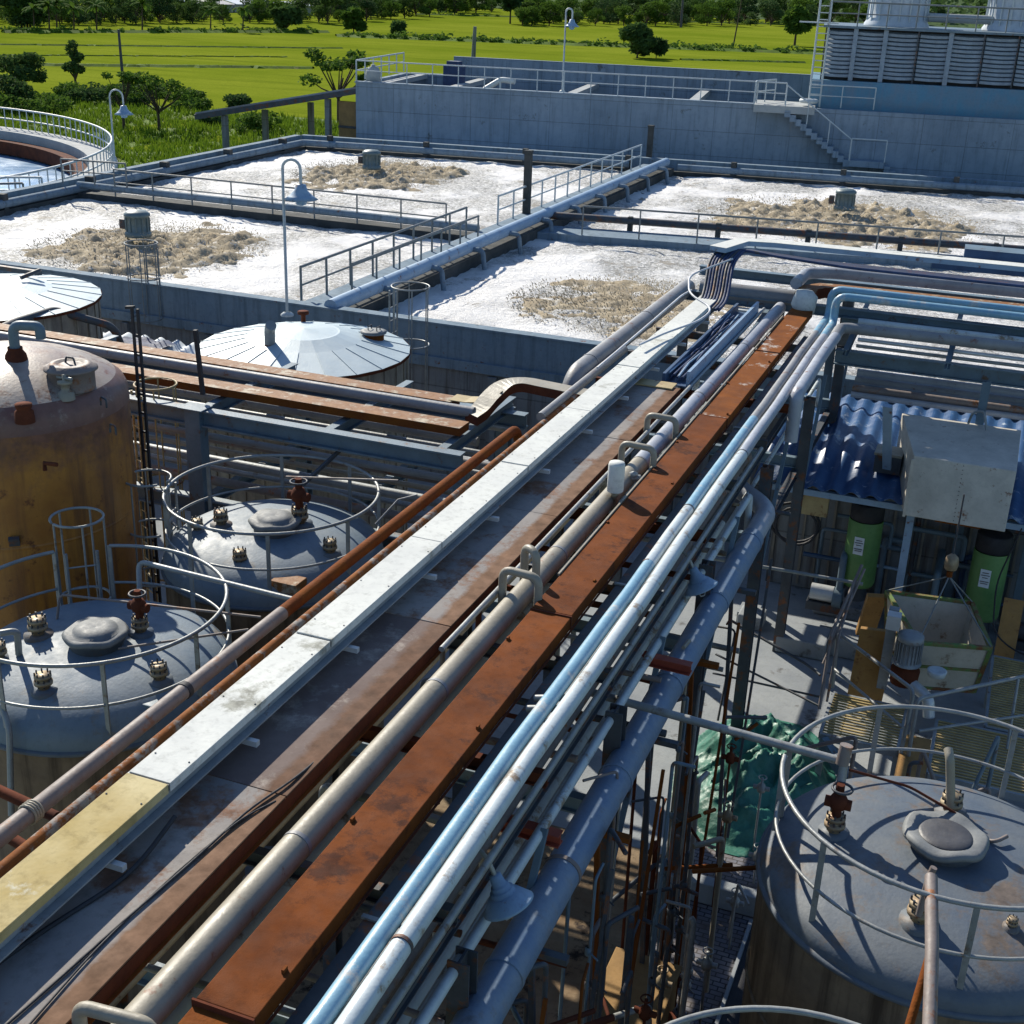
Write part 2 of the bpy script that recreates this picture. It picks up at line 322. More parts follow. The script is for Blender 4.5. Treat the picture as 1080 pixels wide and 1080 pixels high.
# rough grass land between the basins and the paddy
def scrubz(x, y): return .25*noise.noise(V((x*.15, y*.15, 1)))+.35*max(0, noise.noise(V((x*.4, y*.4, 4))))+.02
struct('grass_verge', grid(-130, -34.6, 44, 100, 1.2, scrubz), 'scrub_ground', org=(-60, 60, 0))
struct('grass_strip', grid(-70, -34.8, 30, 46, 1.5, lambda x, y: .01), 'scrub_ground', org=(-60, 30, 0))
# low bunds between the rice fields
for k, (a, b, wd) in enumerate([((0, 68), (330, 72), 1.2), ((0, 47), (360, 51), .8), ((355, 38), (870, 57), 3.0), ((440, 15), (860, 27), 1.5), ((0, 34), (345, 34), 2.0), ((720, 63), (845, 66), 1.2), ((0, 58), (300, 60), .5)]):
    A, B = Pz(*a, 0), Pz(*b, 0); m = MB(); n = 60; L = []
    for i in range(n+1):
        p = A.lerp(B, i/n); L.append(p+V((random.uniform(-.4, .4), random.uniform(-.5, .5), 0)))
    m.sweep(L, [(-wd, -.1), (-wd*.5, .15*min(2, wd)), (wd*.4, .2*min(2, wd)), (wd, -.1)], False)
    struct('field_bund', m, 'scrub_ground')
# hills behind the plain
def hillz(x, y):
    d = max(0, (y*1.0 + (-x)*.25-520)/260); return d*30*(1+.35*noise.noise(V((x*.004, y*.004, 0))))+.1
struct('hills', grid(-1500, 900, 420, 1300, 25, lambda x, y: hillz(x, y)-.2), 'hill_ground', org=(0, 600, 0))
# ================================================================== BASIN
T4 = 4.0
BL0, BL1 = V((-34.2, 28.2, 0)), V((-34.9, 59.6, 0)); BR1 = V((10, 66.2, 0)); BR0 = V((10, 28.2, 0))
def wall(name, parent, a, b, t, z0, z1, mat):   # t thickness to the left of a->b
    d = (b-a).normalized(); nrm = V((-d.y, d.x, 0))*t
    return MB().hexa([(*(p.xy), z0) for p in (a, b, b+nrm, a+nrm)], [(*(p.xy), z1) for p in (a, b, b+nrm, a+nrm)]).build(name, mat, parent)
basin = thing('aeration_basin', 'large blue-grey concrete aeration basin full of white foam, split in four', 'basin', (-12, 28.2, 0))
fwall = wall('front_wall', basin, V((-34.2, 28.2, 0)), V((10, 28.2, 0)), .25, 0, 4, 'conc_blue')
for i in range(16):   # pilasters on the outside
    x = -33+i*2.7; MB().box(x, x+.22, 28.05, 28.198, 0, 2.9).build('pilaster', 'conc_stained', basin)
MB().box(-34.2, 10, 28.10, 28.197, 2.95, 3.2).build('ledge', 'conc_blue', basin)
MB().box(-34.2, 10, 28.16, 28.5, 4.001, 4.05).build('coping', 'conc_blue', basin)
MB().box(-34.2, 10, 28.19, 28.198, 0, 2.94).build('stained_face', 'conc_stained', basin)
wall('left_wall', basin, V((-34.2, 28.455, 0)), BL1, .35, 0, 4, 'conc_blue')
wall('back_wall', basin, BL1+V((0, .01, 0)), BR1, .35, 0, 4, 'conc_blue')
wall('right_wall', basin, BR0+V((.002, 0, 0)), BR1, -.35, 0, 4, 'conc_blue')
# ledge pipes along left and back walls (inside)
MB().tube([(-33.75, 29.5, 3.75), (-34.35, 58.8, 3.75), (-17.9, 61.3, 3.75)], .16, 8, bend=.3).build('ring_main', 'conc_blue', basin)
MB().tube([(-15.6, 61.7, 3.75), (10, 65.3, 3.75)], .16, 8).build('ring_main', 'conc_blue', basin)
MB().sweep([(-33.95, 29, 0), (-34.6, 59, 0)], [(-.05, 3.3), (.3, 3.3), (.3, 3.55), (-.05, 3.55)]).build('scum_ledge', 'conc_dark', basin)
MB().sweep([(-34.3, 59.2, 0), (10, 65.8, 0)], [(-.05, 3.3), (.3, 3.3), (.3, 3.55), (-.05, 3.55)]).build('scum_ledge', 'conc_dark', basin)
for i in range(9):
    x = -33+i*5; y = 59.25+(x+34.9)*.147; MB().box(x-.12, x+.12, y-.45, y-.2, 3.1, 4.15).build('bracket', 'conc_dark', basin)
for i in range(6):
    y = 32+i*5; x = -34.1-(y-30)*.022; MB().box(x+.1, x+.45, y-.12, y+.12, 3.1, 4.1).build('bracket', 'conc_dark', basin)
# dividers
MB().box(-17.3, -15.75, 28.46, 61.6, 2.6, 3.72).build('long_divider', 'conc_dark', basin)
MB().box(-17.25, -16.35, 28.46, 61.5, 3.72, 3.80).build('walkway', 'conc_blue', basin)
MB().tube([(-15.85, 28.3, 4.05), (-16.0, 61, 4.05)], .19, 12).build('air_main', 'steel_paleblue', basin)
for y in np.arange(31, 61, 3.1): MB().tube([(-15.85, y, 4.0), (-15.4, y, 4.0), (-15.3, y, 3.2)], .08, 8, bend=.15).build('air_drop', 'conc_blue', basin)
wall('left_divider', basin, V((-34.3, 41.0, 0)), V((-17.31, 41.0, 0)), .8, 2.6, 3.62, 'conc_dark')
MB().tube([(-34, 41.15, 3.9), (-17.2, 41.1, 3.9)], .13, 10).build('air_main', 'conc_blue', basin)
a, b = V((-15.74, 43.0, 0)), V((9.9, 47.4, 0))
wall('right_divider', basin, a, b, 1.5, 2.6, 3.62, 'conc_blue')
MB().tube([(-15.9, 44.7, 3.95), (9.9, 49.0, 3.95)], .13, 10).build('air_main', 'steel_dark', basin)
for i in range(8):
    x = -13+i*3.1; y = 44.7+(x+15.9)*.167; MB().box(x-.08, x+.08, y-.1, y+.1, 3.5, 4.1).build('support', 'conc_dark', basin)
# foam
def foamz(x, y): return 3.38+.09*noise.fractal(V((x*.5, y*.5, 2)), 1, 2, 4)+.07*abs(noise.noise(V((x*1.9, y*1.9, 5))))+.06*noise.noise(V((x*3.1, y*3.1, 8)))
MATS['foam']
struct('foam_water', grid(-34.6, 9.9, 28.45, 66, .24, foamz), 'foam', org=(-12, 45, 3))
# froth thrown up by the mixers
def froth(c, rx, ry, h, label, sd):
    rnd = random.Random(sd); t = thing('froth', label, 'froth', (c.x, c.y, 3.1), 'brown froth around the mixers'); 
    def fz(x, y):
        q = ((x-c.x)/rx)**2+((y-c.y)/ry)**2; e = q+.75*noise.noise(V((x*.55, y*.55, sd)))+.35*noise.noise(V((x*1.6, y*1.6, sd)))
        if e > 1: return 3.2-.3*(e-1)
        return 3.32+h*(.15+.6*abs(noise.noise(V((x*1.5, y*1.5, sd))))+.35*abs(noise.noise(V((x*4, y*4, sd))))+.2*abs(noise.noise(V((x*9, y*9, sd)))))*min(1, (1-e)*1.6)
    grid(c.x-rx*1.15, c.x+rx*1.15, c.y-ry*1.15, c.y+ry*1.15, .11, fz).build('froth_surface', 'froth', t)
    m = MB()
    for i in range(5200):
        a = rnd.uniform(0, 6.28); rr = rnd.random()**.6; x = c.x+rx*rr*math.cos(a); y = c.y+ry*rr*math.sin(a)
        z = 3.4+h*rnd.random()**1.6*(1.2-.7*rr)*.9; s = rnd.uniform(.010, .036)
        d = V((x-c.x, y-c.y, 0)).normalized()*.6+V((rnd.uniform(-.3, .3), rnd.uniform(-.3, .3), rnd.uniform(.2, 1))); d.normalize(); n1 = d.orthogonal().normalized()*s*.6; n2 = d.cross(n1)
        p = V((x, y, z)); L = s*rnd.uniform(.8, 2.6)
        m.add([p+n1, p-n1*.5+n2, p-n1*.5-n2, p+d*L, p-d*L*.5], [(0, 1, 3), (1, 2, 3), (2, 0, 3), (1, 0, 4), (2, 1, 4), (0, 2, 4)])
    m.build('spray', 'froth_drop', t, kind='stuff')
FC = [(Pz(156, 262, 3.45), 3.6, 4.3, .55, 'brown froth boiling around the mixer in the near left cell'), (Pz(398, 184, 3.45), 3.6, 4.6, .6, 'brown froth boiling around the mixer in the far left cell'),
      (Pz(885, 233, 3.45), 5.6, 5.2, .6, 'wide patch of brown froth in the far right cell behind the pipe bridge'), (Pz(668, 322, 3.45), 3.6, 3.6, .35, 'flat patch of brown froth beside the pipe rack, no mixer on it')]
for i, (c, rx, ry, h, lb) in enumerate(FC): froth(c, rx, ry, h, lb, i*7+1)
def mixer(px, py, label):
    p = Pz(px, py, 3.78); t = thing('mixer_motor', label, 'mixer', p, 'floating mixers in the foam')
    MB().lathe(p, [(.0, 0), (.42, 0), (.42, .12), (.36, .16), (.36, .62), (.41, .64), (.41, .72), (.3, .80), (0, .84)], 18).build('housing', 'motor', t)
    for k in range(12): a = k*math.pi/6; MB().box(p.x+.38*math.cos(a)-.015, p.x+.38*math.cos(a)+.015, p.y+.38*math.sin(a)-.015, p.y+.38*math.sin(a)+.015, p.z+.18, p.z+.6).build('fin', 'motor', t)
    MB().box(p.x-.62, p.x-.43, p.y-.12, p.y+.12, p.z+.2, p.z+.5).build('terminal_box', 'steel_dark', t)
    return t
mixer(146, 249, 'green-grey mixer motor standing in froth in the near left cell'); mixer(392, 178, 'green-grey mixer motor in froth in the far left cell, near the back wall'); mixer(890, 221, 'green-grey mixer motor in the wide froth patch of the far right cell')
# railings on the basin
railing([(-32.2, 41.05, 3.63), (-18.4, 41.05, 3.63)], 'dark handrail along the cross wall between the two left cells', 1.0, 1.65, .03, 'rail_dark', mid=True)
railing([(-17.1, 29.0, 3.8), (-17.1, 39.8, 3.8)], 'handrail on the near half of the long walkway', 1.0, 1.3, .035, 'rail_dark')
railing([(-17.1, 42.6, 3.8), (-17.1, 60.4, 3.8)], 'handrail on the far half of the long walkway', 1.0, 1.5, .035, 'rail_far')
railing([(-16.25, 30.2, 3.8), (-16.25, 38.8, 3.8)], 'second handrail on the pipe side of the near walkway', .95, 1.4, .03, 'rail_dark', mid=False)
railing([(-14.2, 43.35, 3.62), (9.5, 47.45, 3.62)], 'long dark handrail on the right cross wall behind the pipe bridge', 1.0, 2.0, .03, 'rail_dark', mid=False)
railing([(-34.25, 40.6, 4.0), (-31.6, 41.0, 4.0)], 'short handrail where the cross wall meets the left basin wall', .9, 1.2, .03, 'rail_dark')
# posts on the basin
for (px, py, h, lb) in ((555, 228, 2.3, 'square concrete post at the crossing of the walkways'), (684, 172, 1.7, 'square concrete post against the back wall of the basin')):
    p = Pz(px, py, 3.7); m = MB().box(p.x-.12, p.x+.12, p.y-.12, p.y+.12, 3.5, 3.7+h); m.box(p.x-.14, p.x+.14, p.y-.14, p.y+.14, 3.7+h, 3.78+h); one('concrete_post', m, 'conc_dark', lb, 'post')
# cables slung over foam
for (a, b, lb) in (((655, 197), (730, 216), 'thin black cable slung over the foam right of the walkway'),):
    A, B = Pz(*a, 3.5), Pz(*b, 3.35); one('cable', MB().tube([A, A.lerp(B, .5)-V((0, 0, .1)), B], .035, 6), 'black', lb, 'cable')
# ================================================================== STREET LAMPS
def lamp(base, h, arm, label, r=.06, mat='rail_far'):
    t = thing('street_lamp', label, 'lamp', base); b = V(base); d = V(arm); L = d.length; dn = d.normalized()
    pts = [b, b+V((0, 0, h-L*.5))]
    for k in range(9): a = math.pi*k/8; pts.append(b+V((0, 0, h-L*.5))+dn*(L/2)*(1-math.cos(a))+V((0, 0, math.sin(a)*L*.5)))
    tip = b+d+V((0, 0, h-L*.5-.35)); pts.append(tip)
    MB().tube(pts, r, 10).build('pole', mat, t)
    s = MB().lathe(tip, [(.05, .02), (.12, 0), (.16, -.14), (.28, -.26), (.40, -.34), (.38, -.345), (.14, -.2)], 20).build('lamp_shade', 'steel_paleblue', t)
    MB().lathe(tip, [(.13, -.22), (.16, -.34), (.12, -.46), (0, -.50)], 14).build('bulb_glass', 'water_blue', s)
    MB().lathe(b, [(.16, 0), (.16, .04), (.08, .1)], 12).build('base_plate', mat, t)
    return t
p = Pz(303, 333, 4.05); lamp(p, 3.75, (.42, .1, 0), 'lamp post with curved arm on the front wall of the foam basin', .036)
p = Pz(122, 181, 3.6); lamp(p, 3.35, (.55, .15, 0), 'lamp post with curved arm between the round tank and the left basin wall', .035)
p = Pz(593, 97, 6.35); lamp(p, 4.1, (.35, 0, 0), 'lamp post on top of the far concrete tank', .045)
# utility poles
def pole(a, b, r, label, mat='conc_dark'):
    m = MB().tube([a, V(a).lerp(V(b), .5), b], [r, r*.85, r*.7], 10); one('utility_pole', m, mat, label, 'pole', org=tuple(a))
A = Pz(131, 100, 0); pole(A, Py(125, 31, A.y), .16, 'tall thin utility pole behind the left lamp post, leaning slightly', 'steel_dark')
A = Pz(499, 66, 0); pole(A, Py(501, 28, A.y), .35, 'thick concrete pole rising behind the far concrete tank', 'conc_stained')
A = Pz(718, 29, 0); pole(A, A+V((0, 0, 10)), .35, 'distant pole on the paddy near the tall palm', 'steel_dark')
# ================================================================== BACK TANK BUILDING
ZB = 6.3
A = Pz(375, 87, ZB); B = Pz(836, 113, ZB); Cc = Pz(1080, 125, ZB)
d1 = (B-A).normalized(); n1 = V((-d1.y, d1.x, 0))
bt = thing('storage_tank_block', 'long grey-blue concrete tank block behind the foam basin', 'tank building', (A.x, A.y, 0))
D = 9.0
def wz(name, p, q, t, z0, z1, mat, par=bt): return wall(name, par, V(p), V(q), t, z0, z1, mat)
wz('front_wall', A, B, .3, 0, ZB, 'conc_wall'); wz('front_coping', A-n1*.05-d1*.05, B-n1*.05, .42, ZB+.002, ZB+.07, 'conc_wall')
wz('left_wall', A+n1*.31, A+n1*D, -.3, 0, ZB, 'conc_wall')
A2 = A+n1*D+d1*3.0
wz('parapet', A2, B+n1*D+d1*4, .3, 0, ZB+1.05, 'conc_wall')
wz('back_wall', A+n1*D+d1*.31, A2-d1*.02, .3, 0, ZB, 'conc_wall')
MB().hexa([A+n1*.3-V((0, 0, 1.3)), B+n1*.3-V((0, 0, 1.3)), B+n1*D-V((0, 0, 1.3)), A+n1*D-V((0, 0, 1.3))], [A+n1*.3-V((0, 0, 1.25)), B+n1*.3-V((0, 0, 1.25)), B+n1*D-V((0, 0, 1.25)), A+n1*D-V((0, 0, 1.25))]).build('tank_water', 'steel_dark', bt)
for k, s in enumerate((.05, .22, .50, .78)):
    p = A.lerp(B, s)+n1*.31; MB().beam(p+V((0, 0, -.15)), p+n1*(D-.35)+V((0, 0, -.15)), .5, .25).build('cross_beam', 'conc_white', bt)
railing([A+n1*.1+V((0, 0, .07)), B+n1*.1-d1*.4+V((0, 0, .07))], 'long white handrail on the front edge of the far tank block', 1.05, 1.45, .03)
railing([A+n1*(D-.3)+V((0, 0, .07)), A+n1*.15+V((0, 0, .07))], 'handrail on the left end of the far tank block', 1.05, 1.5, .04, 'rail_far')
q = A+n1*.9+d1*.7; m = MB().lathe((q.x, q.y, ZB-.2), [(0, 0), (.38, 0), (.4, .7), (.3, .95), (.12, 1.0), (.12, 1.1), (0, 1.1)], 16); one('plastic_drum', m, 'conc_white', 'white plastic drum at the left corner of the far tank block', 'drum')
q = A+n1*4+d1*4.4; m = MB().box(q.x-.5, q.x+.5, q.y-.4, q.y+.4, ZB-.4, ZB+.9); m.box(q.x-.35, q.x+.35, q.y-.3, q.y+.3, ZB+.9, ZB+1.1); one('pump_cabinet', m, 'cable_navy', 'blue pump cabinet beside the left end of the far parapet', 'cabinet')
q = A+n1*1.4+d1*6.8+V((0, 0, -.1)); m = MB().tube([q, q+V((.9, .1, .55)), q+V((1.7, .1, .5))], .15, 8, bend=.2); m.tube([q+V((.9, 0, .5)), q+V((.9, 0, -.6))], .06, 6); one('inlet_pipe', m, 'rail_far', 'pale inlet pipe spout over the far tank block', 'pipe')
# stair platform
bt2 = thing('cooling_tower_block', 'grey-blue concrete block carrying the louvred cooling tower', 'tower base', (B.x, B.y, 0))
d2 = (Cc-B).normalized(); d2 = d1; E2 = B+d2*18
wz('front_wall', B+d2*.01, E2, .3, 0, ZB, 'conc_wall', bt2)
pl = B-d1*1.9-n1*.9
m = MB(); m.hexa([pl+V((0, 0, -.25)), pl+d1*3.0+V((0, 0, -.25)), pl+d1*3.0+n1*3+V((0, 0, -.25)), pl+n1*3+V((0, 0, -.25))], [pl+V((0, 0, .1)), pl+d1*3.0+V((0, 0, .1)), pl+d1*3.0+n1*3+V((0, 0, .1)), pl+n1*3+V((0, 0, .1))])
st = thing('concrete_stair', 'concrete stair descending the wall of the far block from a landing', 'stair', (pl.x, pl.y, 0)); m.build('landing', 'conc_white', st)
m = MB(); s0 = pl+d1*1.2; n = 11; P0 = s0.copy()
zz = ZB+.1
def steps(m, p, n, run, rise, z, wdt=.85):
    for k in range(n):
        a = p+d1*(k*run); z1 = z-(k+1)*rise; q = [a, a+d1*run*1.02, a+d1*run*1.02+n1*wdt, a+n1*wdt]
        m.hexa([(v.x, v.y, z1-.32) for v in q], [(v.x, v.y, z1) for v in q])
    return p+d1*(n*run), z-n*rise
e, z1 = steps(m, pl+d1*1.55-n1*.02+n1*.0, 12, .285, .20, ZB+.1)
m.build('upper_flight', 'conc_wall', st)
m = MB(); q = [e+d1*.01, e+d1*1.7, e+d1*1.7+n1*.85, e+d1*.01+n1*.85]; m.hexa([(v.x, v.y, z1-.3) for v in q], [(v.x, v.y, z1-.0) for v in q]); m.build('half_landing', 'conc_wall', st)
m = MB(); steps(m, e+d1*1.72, 6, .285, .2, z1); m.build('lower_flight', 'conc_wall', st)
railing([pl+V((0, 0, .1)), pl+n1*.9+V((0, 0, .1)), pl+n1*2.8+d1*.9+V((0, 0, .1))], 'white handrail around the stair landing of the far block', 1.05, .9, .035)
railing([V((e.x, e.y, z1)), V((e.x, e.y, z1))+d1*1.7], 'short handrail on the half landing of the far stair', 1.05, 1.7, .03, mid=False)
railing([pl+d1*1.55+V((0, 0, .1)), pl+d1*1.55+d1*3.4+V((0, 0, -2.3))], 'sloping handrail beside the upper flight of the far stair', 1.0, 1.2, .03, mid=False)
m = MB().tube(circ((pl.x+2.5, pl.y+1.2), .38, ZB+.35, n=20), .1, 8, closed=True); one('life_ring', m, 'rail_far', 'white life ring lying on the stair landing', 'life ring')
# cooling tower
CB = B+d1*.75+n1*.9
ct = thing('cooling_tower', 'long cooling tower with grey louvres over a blue basin and two fan stacks', 'cooling tower', (CB.x, CB.y, ZB))
def cw(name, o0, o1, dep0, dep1, z0, z1, mat, bev=0):
    q = [CB+d1*o0+n1*dep0, CB+d1*o1+n1*dep0, CB+d1*o1+n1*dep1, CB+d1*o0+n1*dep1]
    return MB().hexa([(v.x, v.y, z0) for v in q], [(v.x, v.y, z1) for v in q]).build(name, mat, ct)
cw('water_basin', 0, 16, 0, 6, ZB-.2, ZB+1.32, 'basin_blue')
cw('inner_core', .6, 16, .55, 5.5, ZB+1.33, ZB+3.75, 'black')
# louvre bays
bays = [.45, 1.9, 3.35, 4.9, 6.45, 8.0, 9.6, 11.2, 12.8]
for i in range(8):
    m = MB()
    for k in range(11):
        z = ZB+1.5+k*.2; sag = .04*math.sin(i*2+k)
        for s in range(4):
            x0 = bays[i]+.1+s*(1.5/4); x1 = x0+1.5/4; f0 = -.03*math.sin(math.pi*s/4)-.0; f1 = -.03*math.sin(math.pi*(s+1)/4)
            a, b = CB+d1*x0+n1*.22, CB+d1*x1+n1*.22
            m.hexa([(a.x, a.y, z+f0), (b.x, b.y, z+f1), (b.x+n1.x*.25, b.y+n1.y*.25, z+.16+f1), (a.x+n1.x*.25, a.y+n1.y*.25, z+.16+f0)], [(a.x, a.y, z+.13+f0), (b.x, b.y, z+.13+f1), (b.x+n1.x*.25, b.y+n1.y*.25, z+.21+f1), (a.x+n1.x*.25, a.y+n1.y*.25, z+.21+f0)])
    m.build('louvre_bay', 'louvre', ct)
for i, x in enumerate(bays):
    wdt = .22 if i in (1, 2, 4, 7) else .06
    q = CB+d1*x; MB().beam((q.x+n1.x*.12, q.y+n1.y*.12, ZB+1.33), (q.x+n1.x*.12, q.y+n1.y*.12, ZB+3.78), wdt, .08).build('mullion', 'louvre' if wdt > .1 else 'steel_dark', ct)
cw('deck', .3, 16, -.05, 6, ZB+3.79, ZB+3.9, 'steel_blue')
for k, x in enumerate((3.9, 9.7)):
    q = CB+d1*x+n1*3.0; s = MB().lathe((q.x, q.y, ZB+3.91), [(1.62, 0), (1.62, .1), (1.42, .4), (1.42, 1.2), (1.46, 1.62), (1.54, 1.66), (1.46, 1.7), (1.3, 1.2)], 36).build('fan_stack', 'roof_pale', ct)
    for j in range(18):
        a = j*math.pi/9; MB().beam((q.x+1.5*math.cos(a), q.y+1.5*math.sin(a), ZB+3.95), (q.x+1.48*math.cos(a), q.y+1.48*math.sin(a), ZB+5.5), .07, .07).build('rib', 'rail_far', s)
q = CB+d1*5.4+n1*2.4+V((0, 0, 4.4)); MB().tube([q, q+d1*3.2], .22, 12).build('header_pipe', 'conc_white', ct)
railing([CB+d1*.5+V((0, 0, 3.9)), CB+d1*15.9+V((0, 0, 3.9))], 'handrail along the top of the cooling tower', 1.1, 1.4, .035, 'rail_dark')
# access ladder tower beside it
lt = thing('access_ladder', 'tall steel access ladder frame at the left end of the cooling tower', 'ladder', CB+d1*.3-n1*.1)
for k, (dx, dy) in enumerate(((0, 0), (.55, 0), (.0, .8), (.55, .8))):
    q = CB+d1*dx+n1*dy; MB().tube([q, q+V((0, 0, 5.4))], .05, 8).build('upright', 'rail_far', lt)
for k in range(16):
    q = CB+V((0, 0, .3+k*.32)); MB().tube([q, q+d1*.55], .025, 6).build('rung', 'rail_far', lt)
MB().beam(CB-d1*.9+V((0, 0, 4.0)), CB+d1*1.0+V((0, 0, 4.0)), .3, .06).build('top_step', 'rail_far', lt)
railing([CB+d1*-.0-n1*.5+V((0, 0, .05)), CB+d1*3.2-n1*.5+V((0, 0, .05))], 'thin white handrail in front of the blue tower basin', 1.05, 1.5, .03)
# lean-to shelter
sh = thing('lean_to_shed', 'open shed with sloping tin roof left of the far concrete block', 'shed', (-38, 64, 0))
r0 = Pz(208, 121, 3.7); r1 = Pz(372, 97, 5.6)
ra = Pz(208, 119, 3.9); rb = Pz(374, 98, 5.95)
rb = A+V((-.1, 1.0, -.35)); ra = rb-d1*17.5*.82+V((0, 0, -2.0)); ra = Pz(206, 121, 4.2); 
dd = V((.25, 5.0, 0))
m = MB().hexa([ra, rb, rb+dd, ra+dd], [ra+V((0, 0, .12)), rb+V((0, 0, .12)), rb+dd+V((0, 0, .12)), ra+dd+V((0, 0, .12))]); m.build('roof', 'roof_tin', sh)
MB().beam(ra+V((0, -.06, -.12)), rb+V((0, -.06, -.12)), .1, .28).build('fascia', 'steel_dark', sh)
for k, s in enumerate((.16, .45, .78)):
    q = ra.lerp(rb, s)
    for yy in (.25, 4.4):
        if s == .45 and yy < 1: continue
        MB().box(q.x-.14, q.x+.14, q.y+yy-.14, q.y+yy+.14, 0, q.z-.28).build('post', 'conc_stained', sh)
q = ra.lerp(rb, .84); q.y -= 1.2; MB().box(q.x, rb.x-.02, q.y+1.5, q.y+1.7, 0, 5.2).build('door_panel', 'wood', sh)
for k in range(3): MB().box(q.x, rb.x-.02, q.y+1.42, q.y+1.497, 1.2+k*1.3, 1.32+k*1.3).build('door_rail', 'steel_dark', sh)
# ================================================================== ROUND CLARIFIER
cc = V((-56.5, 40.0, 0)); cl = thing('clarifier', 'round concrete clarifier with blue water and a curved handrail', 'clarifier', cc)
MB().lathe(cc, [(19.9, 0), (19.9, 2.75), (20.0, 2.76), (20.0, 3.0), (18.7, 3.0), (18.7, 1.6)], 120, sm=False).build('wall', 'conc_white', cl)
MB().lathe(cc, [(18.6, 1.9), (18.6, 2.55), (18.0, 2.56), (18.0, 1.9)], 120, sm=False).build('weir', 'rust_dark', cl)
MB().lathe(cc, [(0, 1.8), (18.69, 1.8)], 96).build('water', 'water_blue', cl)
a0, a1 = R(-35), R(115)
cr = thing('curved_railing', 'white handrail curving round the rim of the clarifier', 'railing', cc+V((19.6, 0, 3)))
MB().tube(circ(cc, 19.8, 4.05, a0, a1, 110, False), .05, 6).build('top_rail', 'rail_far', cr); MB().tube(circ(cc, 19.8, 3.5, a0, a1, 110, False), .04, 6).build('mid_rail', 'rail_far', cr)
for k in range(84):
    a = a0+(a1-a0)*k/83; x, y = cc.x+19.8*math.cos(a), cc.y+19.8*math.sin(a); MB().tube([(x, y, 3), (x, y, 4.05)], .03, 5).build('post', 'rail_far', cr)
railing([(-43, 35.3, 3.0), (-38.5, 36.3, 3.0), (-35.2, 39.5, 3.0)], 'handrail on the clarifier access bridge, nearest the basin wall', 1.05, .9, .04, 'rail_dark')
railing([(-44.5, 37.6, 3.0), (-39, 38.9, 3.0), (-35.6, 41, 3.0)], 'second handrail on the far side of the clarifier bridge', 1.05, .9, .04, 'rail_far')
m = MB().hexa([(-46, 35.3, 2.75), (-36, 36.5, 2.75), (-35.4, 41.0, 2.75), (-46, 37.5, 2.75)], [(-46, 35.3, 2.97), (-36, 36.5, 2.97), (-35.4, 41.0, 2.97), (-46, 37.5, 2.97)]); m.build('bridge', 'conc_white', cl)
m = MB().beam((-40.6, 37.2, 3), (-40.5, 37.2, 4.4), .3, .3); m.box(-40.9, -40.2, 37, 37.5, 4.2, 4.5); one('drive_unit', m, 'steel_dark', 'dark drive unit standing on the clarifier bridge', 'machine')
# ================================================================== TREES AND PLANTS
def leafy(m, rnd, c, rx, rz, n, s, shell=.55):
    for i in range(n):
        d = V((rnd.gauss(0, 1), rnd.gauss(0, 1), rnd.gauss(0, 1))).normalized()*(shell+(1-shell)*rnd.random())
        p = V(c)+V((d.x*rx, d.y*rx, d.z*rz)); a = V((rnd.uniform(-1, 1), rnd.uniform(-1, 1), rnd.uniform(-.4, .8))).normalized(); b = a.orthogonal().normalized(); ss = s*rnd.uniform(.6, 1.5)
        m.add([p-a*ss, p+b*ss*.5, p+a*ss, p-b*ss*.5], [(0, 1, 2, 3)])
def make_tree(h, rx, kind, sd, n=1500, s=.16, lab='', name='tree', cat='tree', loc=(0, 0, 0), group=None, lm='leaf_dark', bare=.35):
    rnd = random.Random(sd); t = thing(name, lab, cat, (0, 0, 0), group); tr = MB(); th = h*bare
    top = V((rnd.uniform(-.1, .1)*h, rnd.uniform(-.1, .1)*h, h*.75)); tr.tube([(0, 0, -.1), V((0, 0, th)), top], [h*.035, h*.025, h*.012], 7)
    cr = MB(); nb = 9 if kind != 'open' else 12
    for k in range(nb):
        a = k*2.4+rnd.random(); z = h*(bare+(1-bare)*rnd.uniform(.15, .85)); rr = rx*rnd.uniform(.45, .85)
        if kind == 'open': z = h*(bare+.25+.45*rnd.random()); rr = rx*rnd.uniform(.5, 1)
        c = V((rr*math.cos(a), rr*math.sin(a), z)); tr.tube([V((0, 0, th*.9+.1*h*rnd.random())), c*.6+V((0, 0, th*.35)), c], [h*.016, h*.011, h*.005], 5)
        q = rx*(.5 if kind != 'open' else .34)*rnd.uniform(.7, 1.2); leafy(cr, rnd, c, q, q*.75 if kind != 'open' else q*.5, n//nb, s)
    if kind != 'open': leafy(cr, rnd, (0, 0, h*.78), rx*.6, h*.2, n//6, s)
    tr.build('trunk', 'bark', t, org=(0, 0, 0)); cr.build('crown', lm, t, org=(0, 0, 0)); t.location = loc; return t
def make_bush(rx, h, sd, n, s, lab, loc, lm='leaf_mid', group='bushes on the rough grass', name='bush', cat='bush'):
    rnd = random.Random(sd); m = MB()
    for k in range(7): c = V((rnd.uniform(-.6, .6)*rx, rnd.uniform(-.6, .6)*rx, h*rnd.uniform(.25, .6))); leafy(m, rnd, c, rx*.5, h*.4, n//7, s)
    o = one(name, m, lm, lab, cat, group, org=(0, 0, 0)); o.location = loc; return o
